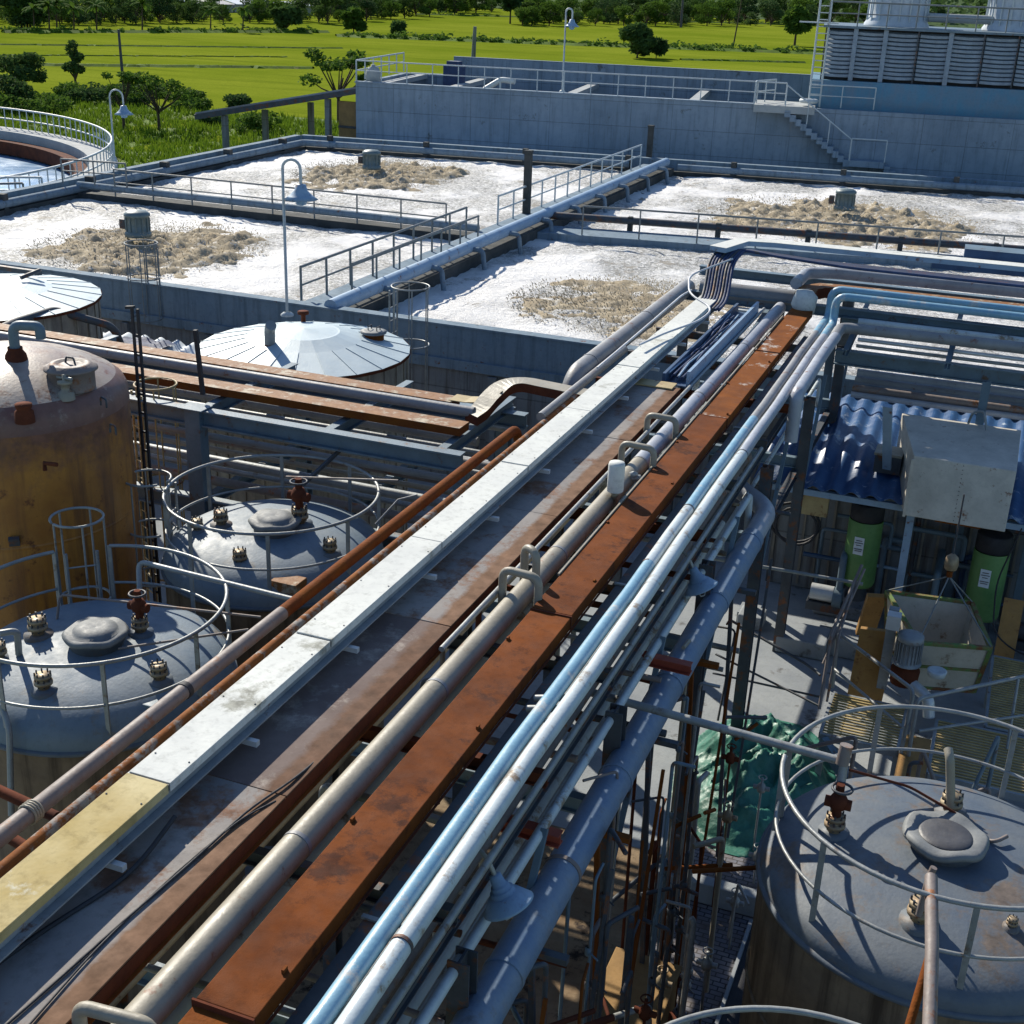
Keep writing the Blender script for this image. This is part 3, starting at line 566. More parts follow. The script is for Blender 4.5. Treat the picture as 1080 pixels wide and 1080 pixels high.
def make_palm(h, sd, lab, loc, group=None):
    rnd = random.Random(sd); t = thing('palm_tree', lab, 'palm', (0, 0, 0), group); MB().tube([(0, 0, 0), (.1*h*.5, 0, h*.5), (.08*h, 0, h)], [.16, .12, .1], 7).build('trunk', 'bark', t, org=(0, 0, 0)); m = MB()
    for k in range(15):
        a = k*2.4; el = rnd.uniform(-.1, 1.1); L = 2.4; prev = V((.08*h, 0, h)); d = V((math.cos(a)*math.cos(el), math.sin(a)*math.cos(el), math.sin(el))); sd_ = V((-math.sin(a), math.cos(a), 0))
        for q in range(7):
            nx = prev+d*L/7; d = (d+V((0, 0, -.22))).normalized(); wd = .34*math.sin(math.pi*(q+1)/8)+.06
            m.add([prev-sd_*wd-V((0, 0, .15)), prev, prev+sd_*wd-V((0, 0, .15)), nx+sd_*wd-V((0, 0, .12)), nx, nx-sd_*wd-V((0, 0, .12))], [(0, 1, 4, 5), (1, 2, 3, 4)]); prev = nx
    m.build('crown', 'leaf_mid', t, org=(0, 0, 0)); t.location = loc; return t
g = lambda x, y: Pz(x, y, 0)
make_tree(3.9, 2.0, 'dense', 1, 2600, .15, 'dark leafy tree at the left edge behind the clarifier, taller of two', loc=g(24, 104))
make_tree(3.0, 2.3, 'dense', 2, 2600, .15, 'dark rounded tree at the left edge, lower and nearer of two', loc=g(6, 118))
make_tree(4.6, 1.0, 'dense', 3, 1300, .2, 'narrow dark tree with a bare top beside the paddy edge', loc=g(80, 92), bare=.15)
make_tree(3.9, 2.2, 'open', 4, 1100, .15, 'small open-branched tree standing on the grass behind the left lamp post', loc=g(168, 137), lm='leaf_mid', bare=.3)
make_tree(3.7, 1.3, 'open', 5, 800, .15, 'small dark tree trunk with sparse leaves right behind the left lamp post', loc=g(131, 137), lm='leaf_mid', bare=.4)
make_tree(5.0, 2.6, 'open', 6, 1500, .17, 'spreading tree growing above the tin shed roof', loc=g(318, 140)+V((0, 6, 0)), lm='leaf_mid', bare=.45)
make_bush(1.6, 1.7, 7, 1200, .14, 'leafy bush under the open shed', g(257, 143)+V((0, 2, 0)))
for k, (x, y, r, h) in enumerate(((95, 108, 2.4, 1.6), (60, 118, 2.6, 1.5), (115, 104, 2.6, 1.6), (35, 122, 2.4, 1.7), (140, 112, 1.8, 1.3), (205, 118, 1.5, 1.2), (225, 131, 1.2, .9), (190, 105, 2.2, 1.0), (155, 102, 2.5, 1.4), (75, 105, 2.4, 1.6), (250, 112, 1.6, 1.1))):
    make_bush(r, h, 20+k, 1300, .16, 'low green bush in the rough thicket behind the clarifier', g(x, y), 'leaf_mid' if k % 2 else 'leaf_dark')
def shrub(x, y, hpx, rpx, lab, sd, lm='leaf_dark', bare=.1, kind='dense', n=1400):
    p = g(x, y); dep = (p-V((0, 0, H))).dot(fw); make_tree(hpx*dep/F, rpx*dep/F, kind, sd, n, .013*dep/4.2, lab, loc=p, lm=lm, bare=bare)
shrub(672, 61, 34, 15, 'dark bushy tree standing alone on the paddy left of the cooling tower', 31, bare=.12)
shrub(692, 61, 18, 8, 'small dark shrub at the right foot of the lone paddy tree', 32)
shrub(838, 48, 40, 13, 'tree with a forked trunk on the paddy beside the cooling tower ladder', 33, 'leaf_mid', .3)
shrub(538, 25, 30, 9, 'tall tree rising from the middle of the paddy edge', 34, bare=.4)
shrub(373, 35, 24, 10, 'rounded tree at the near right of the distant grove', 35, 'leaf_mid', .15)
shrub(420, 36, 10, 5, 'small round bush on the paddy bund', 36)
shrub(302, 33, 24, 12, 'dark tree with a broad base among the distant grove', 37)
shrub(638, 16, 20, 8, 'small tree right of the tall mid-field tree', 38)
for k, (x, y) in enumerate(((36, 33), (52, 32), (60, 32), (78, 32), (102, 32), (150, 32), (222, 32), (256, 34))):
    p = g(x, y); make_palm(3.6+k % 3*.5, k, 'coconut palm in the row at the left end of the paddy', p, 'palms along the paddy edge')
p = g(686, 55)+V((6, 40, 0)); make_palm(13.0, 40, 'tall single palm behind the lone paddy tree', p)
# distant trees: copies of a few grown ones
protos = [make_tree(7.5, 3.6, 'dense', 50+k, 1500, .30, 'distant tree in the wood along the paddy edge', lm=('leaf_dark', 'leaf_mid')[k % 2], bare=.04, group='trees of the distant wood', loc=(0, 0, 0), name='distant_tree') for k in range(5)]
for k, o in enumerate(protos): o.location = g(20+k*3, 29)
rnd = random.Random(99); nn = 0
for row in range(5):
    for k in range(52):
        x = -30+k*22+rnd.uniform(-9, 9); yb = 26-2*row-14*max(0, min(1, (x-330)/200))*1.0
        if 150 < x < 330 and row == 0: continue
        if x > 540: yb = 27-2*row
        p = Pz(x, max(yb, -4), 0); dep = (p-V((0, 0, H))).dot(fw)
        s = (20+rnd.uniform(-7, 8))*dep/F/7.5; s = min(s, 3.2); p.z = 0
        copy_thing(protos[rnd.randrange(5)], p, None, rnd.random()*6.28, (s*1.05, s*1.05, s)); nn += 1
# wood on the hills: one uncountable mass of leaf clumps
m = MB(); rnd = random.Random(5)
for k in range(60000):
    x = rnd.uniform(-900, 560); y = rnd.uniform(480, 900); z = hillz(x, y); s = rnd.uniform(.6, 1.5)
    if y < 560 and rnd.random() < .5: pass
    p = V((x, y, z+rnd.random()**.6*9)); a = V((rnd.uniform(-1, 1), rnd.uniform(-1, 1), rnd.uniform(-.3, .6))).normalized(); b = a.orthogonal().normalized()
    m.add([p-a*s, p+b*s*.7, p+a*s, p-b*s*.7], [(0, 1, 2, 3)])
struct('hillside_wood', m, 'leaf_dark', 'stuff')
# far sheds among the trees
for k, (x0, x1, y, h, mt, lb) in enumerate(((188, 199, 13, 2.2, 'roof_blue', 'small bright blue shed among the distant trees'), (208, 246, 13, 1.8, 'roof_tin', 'long grey roofed farm building left in the distant trees'), (248, 290, 13, 1.9, 'roof_pale', 'long pale roofed farm building in the middle of the distant trees'), (292, 330, 16, 2.2, 'roof_pale', 'pale roofed farm building right of the long roofs'), (338, 362, 14, 2.0, 'roof_tin', 'rightmost small farm building at the end of the distant roofs'))):
    a, b = g(x0, y), g(x1, y); t = thing('farm_building', lb, 'building', a); L = (b-a); nrm = V((-L.y, L.x, 0)).normalized()*8
    q = [a, b, b+nrm, a+nrm]; MB().hexa([V((v.x, v.y, 0)) for v in q], [V((v.x, v.y, h)) for v in q]).build('wall', 'conc_white', t)
    r_ = [a-nrm*.1, b-nrm*.1, b+nrm*.5, a+nrm*.5]; MB().hexa([V((v.x, v.y, h+(.9 if i > 1 else 0))) for i, v in enumerate(r_)], [V((v.x, v.y, h+.15+(.9 if i > 1 else 0))) for i, v in enumerate(r_)]).build('roof', mt, t)
# bund weeds and grass tufts
def tufts(name, fn, n, hmin, hmax, sd, wd=.06):
    rnd = random.Random(sd); m = MB()
    for i in range(n):
        p = fn(rnd)
        for j in range(5):
            a = rnd.uniform(0, 6.28); h = rnd.uniform(hmin, hmax); d = V((math.cos(a), math.sin(a), 0)); q = p+d*rnd.uniform(0, .25); s = V((-d.y, d.x, 0))*wd
            m.add([q-s, q+s, q+d*h*.45+V((0, 0, h))], [(0, 1, 2)])
    struct(name, m, 'grass_blade', 'stuff')
def fgrass(r):
    x = r.uniform(-105, -35); y = r.uniform(46, 98); return V((x, y, scrubz(x, y)-.02))
tufts('grass', fgrass, 14000, .2, .65, 3, .07)
def fb(r):
    i = r.random(); A, B = [(g(355, 38), g(870, 57)), (g(440, 15), g(860, 27)), (g(0, 34), g(345, 34)), (g(0, 68), g(330, 72))][r.choice((0, 0, 0, 1, 2))]
    p = A.lerp(B, i); return p+V((r.uniform(-1.5, 1.5), r.uniform(-2, 2), .1))
m = MB(); rnd = random.Random(12)
for k in range(330):
    p = fb(rnd); dep = p.y; s = rnd.uniform(.3, .9)*(1 if rnd.random() < .8 else 1.8)
    leafy(m, rnd, p+V((0, 0, s*.3)), s*1.4, s*.6, 26, .35)
struct('bund_weeds', m, 'leaf_mid', 'stuff')
# ================================================================== TANKS
def manhole(t, c, r, mat='lid', domed=False):
    pr = [(r*.92, -.25), (r*.92, .05), (r*1.05, .06), (r*1.05, .11)] if not domed else [(r*.9, -.25), (r*.9, .06), (r*1.02, .07), (r*1.04, .13)]
    MB().lathe(c, pr, 28).build('manhole_neck', 'tank_grey' if mat != 'rustring' else 'rust', t)
    if mat == 'dark':
        n = 40; m = MB().lathe(c, [(r*.93, .07), (r*1.16, .10), (r*1.18, .14), (r*1.06, .17), (r*.70, .135)], n); m.v = [(x, y, z+.022*(1 if math.hypot(x-c[0], y-c[1]) > r*.8 else 0)*math.sin(5*math.atan2(y-c[1], x-c[0])+1)) for x, y, z in m.v]
        m.build('manhole_rim', 'lid', t); return MB().lathe(c, [(r*.74, .145), (r*.66, .165), (r*.3, .15), (0, .155)], 32).build('manhole_lid', 'lid_dark', t)
    m = MB(); n = 28; prof = [(r*1.07, .10), (r*1.12, .13), (r*1.0, .17), (r*.8, .15), (r*.74, .19), (r*.4, .22 if domed else .18), (0, .20 if domed else .175)]
    m.lathe(c, prof, n); rr = random.Random(int(c[0]*10))
    m.v = [(x, y, z+.014*min(1, math.hypot(x-c[0], y-c[1])/r)**4*math.sin(5*math.atan2(y-c[1], x-c[0])+1)) for x, y, z in m.v]
    return m.build('manhole_lid', 'lid' if mat != 'dark' else 'lid_dark', t)
def nozzle(t, c, s=1.0, valve=False, mat='brass'):
    MB().lathe(c, [(.19*s, -.08), (.19*s, .02), (.0, .03)], 16).build('pad', 'tank_grey', t)
    n_ = MB().lathe(c, [(.085*s, -.02), (.085*s, .1*s), (.13*s, .1*s), (.13*s, .145*s), (.085*s, .15*s), (.085*s, .2*s), (.12*s, .2*s), (.12*s, .24*s), (0, .245*s)], 16).build('nozzle', mat, t)
    b = MB()
    for k in range(8): a = k*math.pi/4; b.tube([(c[0]+.105*s*math.cos(a), c[1]+.105*s*math.sin(a), c[2]+.07*s), (c[0]+.105*s*math.cos(a), c[1]+.105*s*math.sin(a), c[2]+.29*s)], .012*s, 6)
    b.build('bolts', 'steel_dark', n_)
    if valve:
        v = MB(); z = c[2]+.25*s; v.tube([(c[0], c[1], z), (c[0], c[1], z+.45*s)], [.06*s, .05*s], 10); v.tube([(c[0]-.16*s, c[1], z+.18*s), (c[0]+.16*s, c[1], z+.18*s)], .07*s, 10); v.lathe((c[0], c[1], z+.1*s), [(.0, 0), (.1*s, .02), (.12*s, .1), (.08*s, .2*s), (0, .22*s)], 12)
        v.build('valve_body', 'rust_dark', t); MB().tube(circ((c[0]+.02, c[1]-.03), .12*s, z+.42*s, n=16), .014, 6, closed=True).build('handwheel', 'steel_dark', t)
def domez(c, r, z0, h, x, y): q = min(1, math.hypot(x-c[0], y-c[1])/r); return z0+h*math.sqrt(max(0, 1-q**2.6))
def ring_tank(c, r, rr, zr, label, h=.62, posts=9, a0=0, a1=2*math.pi, wall_mat='tank_wall', dome='tank_blue', lid='lid', lidpos=(900, 1150), nz=(), railz=1.05):
    t = thing('storage_tank', label, 'tank', (c[0], c[1], 0)); cc = (c[0], c[1], 0)
    MB().lathe(cc, [(r*.99, 0), (r*.99, zr-.06)], 64).build('wall', wall_mat, t)
    for z in (1.3, 2.6): MB().lathe(cc, [(r*.992, z), (r*1.002, z+.01), (r*1.002, z+.05), (r*.992, z+.06)], 64).build('weld_band', wall_mat, t)
    MB().lathe(cc, [(r*.99, zr-.059), (r*1.02, zr-.05), (r*1.02, zr-.01), (r*1.0, zr)], 64).build('rim', 'tank_grey', t)
    MB().lathe((c[0], c[1], zr), [(r*math.sin(q), h*math.cos(q)**.77 if q < 1.57 else 0) for q in [math.pi/2*(1-i/22) for i in range(23)]], 64).build('dome', dome, t)
    full = abs(a1-a0-2*math.pi) < .01
    for nm, z, rad in (('top_rail', zr+railz, .024), ('mid_rail', zr+railz*.5, .018)): MB().tube(circ(c, rr, z, a0, a1, 72, full), rad, 8, closed=full).build(nm, 'rail', t)
    for k in range(posts):
        a = a0+(a1-a0)*k/(posts if full else posts-1); x, y = c[0]+rr*math.cos(a), c[1]+rr*math.sin(a)
        MB().beam((x, y, zr-.12), (x, y, zr+railz), .055, .02).build('rail_post', 'rail', t)
    zl = lambda dx, dy: domez(c, r, zr, h, c[0]+dx, c[1]+dy)
    q = Pz(*lidpos, zr+h)
    for _ in range(4): q = Pz(*lidpos, zl(q.x-c[0], q.y-c[1])+.12)
    manhole(t, (q.x, q.y, q.z-.12), .34, lid, lid == 'lid')
    for px, py, s, v in nz:
        q = Pz(px, py, zr+h*.7)
        for _ in range(4): q = Pz(px, py, zl(q.x-c[0], q.y-c[1])+.08*s)
        nozzle(t, (q.x, q.y, q.z-.08*s), s, v)
    return t
def cage(c, r, z0, z1, mat, n=5, a0=0, a1=2*math.pi, par=None, hoops=None, label=None, face=0, name='cage_ladder', top_arc=True):
    t = par or thing(name, label, 'ladder', (c[0], c[1], z0))
    for z in hoops: MB().tube(circ(c, r, z, a0, a1, 24, abs(a1-a0-2*math.pi) < .01), .018, 6, closed=abs(a1-a0-2*math.pi) < .01).build('hoop', mat, t)
    for k in range(n):
        a = a0+(a1-a0)*k/n; x, y = c[0]+r*math.cos(a), c[1]+r*math.sin(a); MB().tube([(x, y, hoops[0]), (x, y, hoops[-1])], .014, 6).build('cage_bar', mat, t)
    a = face; fx, fy = c[0]+r*math.cos(a), c[1]+r*math.sin(a); s = V((-math.sin(a), math.cos(a), 0))*.19
    for sg in (-1, 1): MB().tube([V((fx, fy, z0))+s*sg, V((fx, fy, z1))+s*sg], .022, 6).build('stile', mat, t)
    z = z0+.2
    while z < z1-.1: MB().tube([V((fx, fy, z))-s, V((fx, fy, z))+s], .012, 6).build('rung', mat, t); z += .3
    return t
C1, C2, CR = (-9.42, 10.95), (-9.32, 14.85), (.36, 11.1)
t1 = ring_tank(C1, 1.62, 1.57, 3.95, 'blue-grey domed tank at the left edge, nearer of the two railed tanks', a0=R(-215), a1=R(120), posts=9, lidpos=(101, 668),
     nz=((40, 664, .9, False), (148, 662, .8, True), (168, 712, .8, False), (46, 722, .8, False), (-2, 690, .8, False)))
cg = V((C1[0]+1.75*math.cos(R(133)), C1[1]+1.75*math.sin(R(133)), 0)); cage(cg, .33, 1.0, 5.0, 'rail', 5, R(-10)-R(100), R(180)+R(60), par=t1, hoops=(2.6, 3.4, 4.2, 5.35), face=R(-47))
t2 = ring_tank(C2, 1.6, 1.52, 3.95, 'blue-grey domed tank left of the rack, farther of the two railed tanks', a0=R(-150), a1=R(205), posts=9, lidpos=(290, 549),
     nz=((233, 549, .85, False), (316, 547, 1.0, True), (348, 579, .8, False), (253, 590, .8, False), (208, 556, .7, False)))
cg = V((C2[0]-1.9, C2[1]-.35, 0)); cage(cg, .34, 1.0, 4.9, 'rail', 5, R(0), R(330), par=t2, hoops=(2.6, 3.4, 4.2, 5.0), face=R(10))
tR = ring_tank(CR, 1.70, 1.6, 3.95, 'large domed tank at the lower right with curved handrail and dark manhole', a0=R(-180), a1=R(172), posts=8, dome='tank_grey', lid='dark', lidpos=(997, 882), h=.42,
     nz=((880, 872, .8, True), (970, 965, .9, False), (1003, 850, .85, False), (1067, 975, .4, False)))
# nearer tank at the bottom: only its handrail shows
CB4 = (-.2, 6.35); ring_tank(CB4, 1.6, 1.52, 3.4, 'handrail of another tank cut off by the bottom edge at the right', posts=8, dome='tank_grey', railz=1.5)
# U shaped davit rails on ring tank 1
m = MB().tube([Pz(148, 640, 4.55), Pz(146, 592, 5.0), Pz(308, 632, 5.02)], .035, 8, bend=.12); one('handrail_pipe', m, 'rail', 'grey bent pipe rail running from the near left tank to the rack', 'pipe')
one('thin_pipe', MB().tube([Pz(60, 655, 4.5), Pz(63, 627, 4.8), Pz(275, 651, 4.9)], .016, 6, bend=.08), 'pipe_brown', 'thin rusty pipe over the near left tank, upper of two', 'pipe')
one('thin_pipe', MB().tube([Pz(125, 684, 4.6), Pz(262, 664, 4.9)], .016, 6), 'pipe_brown', 'thin rusty rod over the near left tank, lower of two', 'pipe')
one('thin_pipe', MB().tube([Pz(302, 503, 4.9), Pz(420, 507, 5.2)], .02, 6), 'pipe_brown', 'thin rusty pipe above the farther railed tank', 'pipe')
one('lever_arm', MB().beam(Pz(312, 518, 4.7), Pz(366, 468, 5.2), .05, .05), 'steel_dark', 'slanted steel arm standing on the valve of the farther railed tank', 'arm')
one('thin_pipe', MB().tube([Pz(396, 553, 4.9), Pz(420, 527, 5.2), Pz(440, 522, 5.3)], .016, 6), 'pipe_grey', 'thin bent pipe right of the farther railed tank', 'pipe')
one('rail_end', MB().tube([Pz(20, 690, 4.5), Pz(18, 665, 4.9), Pz(0, 668, 4.9)], .04, 8, bend=.1), 'rail', 'grey bent pipe end at the left edge above the near left tank', 'pipe')
m = MB().tube([Pz(2, 744, 4.4), Pz(10, 770, 4.2), Pz(12, 860, 3.3)], .035, 8, bend=.08); one('ladder_rail', m, 'rail', 'grey ladder rail at the left edge below the near tank', 'pipe')
for k, (x0, y0, x1, y1) in enumerate(((0, 833, 60, 862), (0, 872, 40, 902))):
    one('cross_pipe', MB().tube([Pz(x0-20, y0-8, 4.5), Pz(x1, y1, 4.5)], .055, 8), 'rust_dark', ('dark red pipe crossing under the brown pipes at the left edge, upper', 'dark red pipe crossing under the brown pipes at the left edge, lower')[k], 'pipe')
# boxes on tanks
one('junction_box', MB().box(-8.35, -8.0, 10.2, 10.45, 4.1, 4.3), 'steel_blue', 'small steel box on the right edge of the near left tank', 'box', bevel=.01)
one('junction_box', MB().box(-8.6, -8.2, 13.55, 13.85, 4.15, 4.3), 'rust_patchy', 'small rusty box on the front edge of the farther railed tank', 'box', bevel=.01)
# ---- tall rusty tank
CT = (-12.95, 13.8); RT = 1.64; ZT = 6.40
t = thing('rusty_tank', 'tall amber rust-streaked tank at the left edge with pale dome', 'tank', (*CT, 0)); cc = (*CT, 0)
MB().lathe(cc, [(RT, 0), (RT, ZT-.28)], 72).build('wall', 'tank_rust', t)
MB().lathe(cc, [(RT, ZT-.279), (RT*.995, ZT-.12), (RT*.965, ZT), (RT*.90, ZT+.09)], 72).build('shoulder', 'shoulder_rust', t)
MB().lathe(cc, [(RT*.90, ZT+.091), (RT*.8, ZT+.19), (RT*.62, ZT+.32), (RT*.4, ZT+.43), (RT*.2, ZT+.485), (0, ZT+.5)], 72).build('dome', 'dome_rust', t)
for z in (1.5, 3.0, 4.5): MB().lathe(cc, [(RT, z), (RT+.008, z+.01), (RT+.008, z+.04), (RT, z+.05)], 72).build('weld_band', 'tank_rust', t)
dz = lambda x, y: ZT+.5*(1-(math.hypot(x-CT[0], y-CT[1])/RT)**2)
def onTop(px, py, z=ZT+.35): p = Pz(px, py, z); return V((p.x, p.y, dz(p.x, p.y)))
p = onTop(75, 392); MB().lathe(p, [(.31, -.1), (.31, .16), (.36, .17), (.36, .2), (.3, .22), (.28, .25), (.2, .26), (.18, .23), (.1, .25), (0, .25)], 28).build('manhole', 'pipe_brown', t)
MB().tube([p+V((-.08, 0, .25)), p+V((-.06, 0, .33)), p+V((.06, .0, .33)), p+V((.08, 0, .25))], .015, 6, bend=.03).build('handle', 'steel_dark', t)
p = onTop(18, 386); MB().lathe(p, [(.16, -.05), (.14, .06), (.1, .12), (.1, .16)], 16).build('flange', 'rust_dark', t); MB().tube([p+V((0, 0, .14)), p+V((0, 0, .47)), p+V((.36, .12, .47)), p+V((.36, .12, .3))], .07, 12, bend=.13).build('vent_pipe', 'steel_blue', t)
p = onTop(23, 413); MB().lathe(p, [(.13, -.05), (.12, .1), (.09, .12), (.11, .17), (.11, .2), (0, .21)], 16).build('nozzle', 'rust_dark', t)
p = onTop(68, 400); MB().lathe(p, [(.12, -.05), (.11, .05), (.06, .08), (.06, .16), (.1, .17), (.1, .21), (.03, .22), (.03, .3), (0, .3)], 14).build('nozzle', 'pipe_tan', t); MB().tube([p+V((-.12, 0, .25)), p+V((.12, 0, .25))], .025, 6).build('handle', 'rail', t)
p = onTop(40, 428); MB().tube([p, p+V((0, 0, .1)), p+V((.18, .03, .1))], .03, 6).build('small_bracket', 'rust_dark', t)
for (px, py) in ((104, 398), (112, 407)): p = onTop(px, py); MB().tube([p, p+V((0, 0, .12)), p+V((.14, -.06, .12)), p+V((.14, -.06, 0))], .015, 6, bend=.05).build('lifting_lug', 'steel_dark', t)
q = V((CT[0]+RT*.62, CT[1]-RT*.80, 4.6)); MB().beam(q, q+V((.03, -.04, .12)), .14, .06).build('bracket', 'steel_dark', t)
# ---- silver tanks
def silver(c, r, z, label, h=.42, sides=18):
    t = thing('silver_tank', label, 'tank', (*c, 0)); cc = (*c, 0)
    MB().lathe(cc, [(r*.97, 0), (r*.97, z-.02)], 48).build('wall', 'silver_wall', t)
    for k in range(int(r*14)): a = 2*math.pi*k/int(r*14); x, y = c[0]+r*.975*math.cos(a), c[1]+r*.975*math.sin(a); MB().box(x-.02, x+.02, y-.02, y+.02, .1, z-.08).build('rib', 'silver_wall', t)
    MB().lathe(cc, [(r*.98, z-.07), (r*1.01, z-.06), (r*1.01, z)], 48).build('rim', 'rust_dark', t)
    MB().lathe((c[0], c[1], z), [(r*1.01, 0.001), (r*.55, h*.55), (r*.34, h*.86), (r*.32, h*.86), (0, h)], 22, sm=False).build('roof', 'silver', t)
    for k in range(22):
        a = k*2*math.pi/22; d = V((math.cos(a), math.sin(a), 0)); MB().beam(V((c[0], c[1], z+.010))+d*r*1.01, V((c[0], c[1], z+h*.55+.008))+d*r*.55, .012, .012).build('roof_seam', 'silver', t)
    return t
CS = (-13.3, 22.63); ts = silver(CS, 2.17, 4.7, 'low silver cone-roofed tank behind the rusty pipe trays')
p = Pz(285, 367, 4.9); MB().lathe(p, [(.15, -.1), (.13, .05), (.1, .08), (.1, .1)], 14).build('flange', 'rust', ts); MB().tube([p+V((0, 0, .08)), p+V((0, 0, .38)), p+V((.1, -.1, .5))], .11, 12, bend=.1).build('vent_pipe', 'rail', ts)
p = Pz(320, 338, 5.05); MB().lathe(p, [(.05, -.1), (.05, .14), (.12, .14), (.12, .2), (0, .2)], 14).build('vent', 'rust_dark', ts)
p = Pz(394, 357, 4.85); MB().lathe(p, [(.22, -.12), (.22, .12)], 20).build('manhole_neck', 'rust', ts); MB().lathe(p, [(.27, .12), (.28, .16), (.2, .18), (0, .18)], 20).build('manhole_lid', 'lid', ts)
m = MB(); 
for dx in (-.1, .1): m.tube([p+V((dx, -.05, .17)), p+V((dx, -.05, .26)), p+V((dx, .1, .26)), p+V((dx, .1, .17))], .012, 6)
m.build('lid_handles', 'steel_dark', ts)
CF = (-21.75, 23.05); tf = silver(CF, 2.38, 4.7, 'silver cone-roofed tank at the left edge in front of the foam basin', .35)
m = MB().beam(V((-23.9, 24.6, 4.95)), Pz(42, 288, 5.1), .12, .1); m.tube([Pz(22, 293, 5.1), Pz(42, 285, 5.2)], .05, 6); one('roof_bracket', m, 'steel_dark', 'dark steel bracket lying on top of the left silver tank', 'bracket')
one('drain_pipe', MB().tube([Pz(-10, 352, 4.7), Pz(15, 340, 4.7), Pz(57, 327, 4.7), Pz(115, 343, 4.3), Pz(122, 350, 4.1), Pz(127, 362, 3.7)], .09, 10, bend=.15), 'steel_dark', 'dark pipe bending down in front of the left silver tank', 'pipe')
# ---- ladders
cage((Pz(105, 268, 5.2).x, 27.8), .42, 1.0, 5.0, 'rail_dark', 6, hoops=(3.2, 4.3, 5.2), label='dark cage ladder on the front wall of the foam basin, left one', face=R(90))
cage((Pz(433, 302, 5.6).x, Pz(433, 302, 5.6).y), .42, 1.0, 5.5, 'rail', 6, hoops=(3.0, 4.3, 5.6), label='pale cage ladder beside the silver tank right of centre left', face=R(180))
c = Pz(164, 405, 5.6); cage((c.x, c.y), .34, .8, 5.5, 'yellow_steel', 6, hoops=(2.2, 3.9, 5.6), label='yellow cage ladder between the rusty tank and the steel column', face=R(-120))
t = thing('black_ladder', 'narrow black ladder standing right of the tall rusty tank', 'ladder', Pz(143, 520, 4.0)); a = Pz(139, 325, 7.3); 
for dx in (0, .1): MB().beam((a.x+dx, a.y, 1.0), (a.x+dx, a.y, 7.3), .035, .035).build('stile', 'black', t)
for k in range(20): MB().beam((a.x, a.y, 1.2+k*.3), (a.x+.1, a.y, 1.2+k*.3), .03, .03).build('rung', 'black', t)
MB().beam((a.x-.1, a.y, 7.3), (a.x+.04, a.y, 7.32), .06, .04).build('top_hook', 'black', t)
A = Pz(214, 416, 5.6); one('black_bar', MB().beam(A, Py(206, 348, A.y), .06, .06), 'black', 'short black bar leaning up from the rusty tray', 'bar')
# ================================================================== LATERAL PIPE BRIDGE (left)
def chan(name, pts, w, h, mat, label, cat='cable tray', mat2=None, flat=True):
    """closed rectangular duct following pts (top centre line)"""
    t = thing(name, label, cat, pts[0]); MB().sweep(pts, [(-w/2, -.006), (w/2, -.006), (w/2, 0), (-w/2, 0)]).build('cover', mat, t)
    MB().sweep(pts, [(-w/2+.004, -h), (w/2-.004, -h), (w/2-.004, -.007), (-w/2+.004, -.007)]).build('side', mat2 or mat, t); return t
LS = 6.4/6
def S3(x, y, z): return V((x*LS, y*LS, 12+(z-12)*LS))
def arc(c, r, a0, a1, z, n=8): return [V((c[0]+r*math.cos(R(a0+(a1-a0)*i/n)), c[1]+r*math.sin(R(a0+(a1-a0)*i/n)), z)) for i in range(n+1)]
chan('rusty_tray', [S3(-24, 17.35, 6), S3(-7.5, 17.2, 6)], .34, .13, 'rust_patchy', 'rusty covered tray with pale top, farthest of the trays crossing at the left', mat2='rust_dark')
chan('rusty_tray', [S3(-24, 16.25, 6), S3(-6.9, 16.15, 6)], .36, .13, 'rust_patchy', 'orange rusty tray nearest the camera on the left pipe bridge', mat2='rust')
one('pipe', MB().tube([S3(-24, 16.82, 6.0), S3(-7.0, 16.75, 6.0)], .085, 14, bend=.2), 'pipe_grey', 'grey pipe lying between the two rusty trays on the left', 'pipe')
t = thing('curved_tray', 'rusty tray section with curved pale cover where the left bridge meets the rack', 'cable tray', (-7, 18, 6))
pts = [V((-7.4, 17.2, 6))]+arc((-6.9, 17.75), .5, -100, -170, 6, 4)[::1]
kp = [Pz(x, y, z_) for x, y, z_ in ((497, 437, 5.6), (506, 430, 5.68), (518, 416, 5.84), (533, 404, 5.96), (552, 401, 6.0), (575, 405, 6.0), (605, 411, 6.0), (630, 416, 6.0))]
path = []
for i in range(len(kp)-1):
    p0, p1, p2, p3 = kp[max(i-1, 0)], kp[i], kp[i+1], kp[min(i+2, len(kp)-1)]
    for k in range(4): u_ = k/4; path.append(.5*((2*p1)+(p2-p0)*u_+(2*p0-5*p1+4*p2-p3)*u_*u_+(3*p1-p0-3*p2+p3)*u_**3))
path.append(kp[-1])
MB().sweep(path, [(-.17, -.006), (.17, -.006), (.17, 0), (-.17, 0)]).build('cover', 'pipe_tan', t); MB().sweep(path, [(-.166, -.15), (.166, -.15), (.166, -.007), (-.166, -.007)]).build('side', 'rust_dark', t)
m = MB(); q = [S3(-7.55, 17.2, 6.02), S3(-7.3, 17.2, 6.02), S3(-7.08, 17.2, 6.05), S3(-6.92, 17.2, 6.1), S3(-6.78, 17.2, 6.19), S3(-6.7, 17.2, 6.27)]
m.sweep(q, [(-.17, 0), (.17, 0), (.17, .012), (-.17, .012)]); m.build('bent_flap', 'yellow_steel', t)
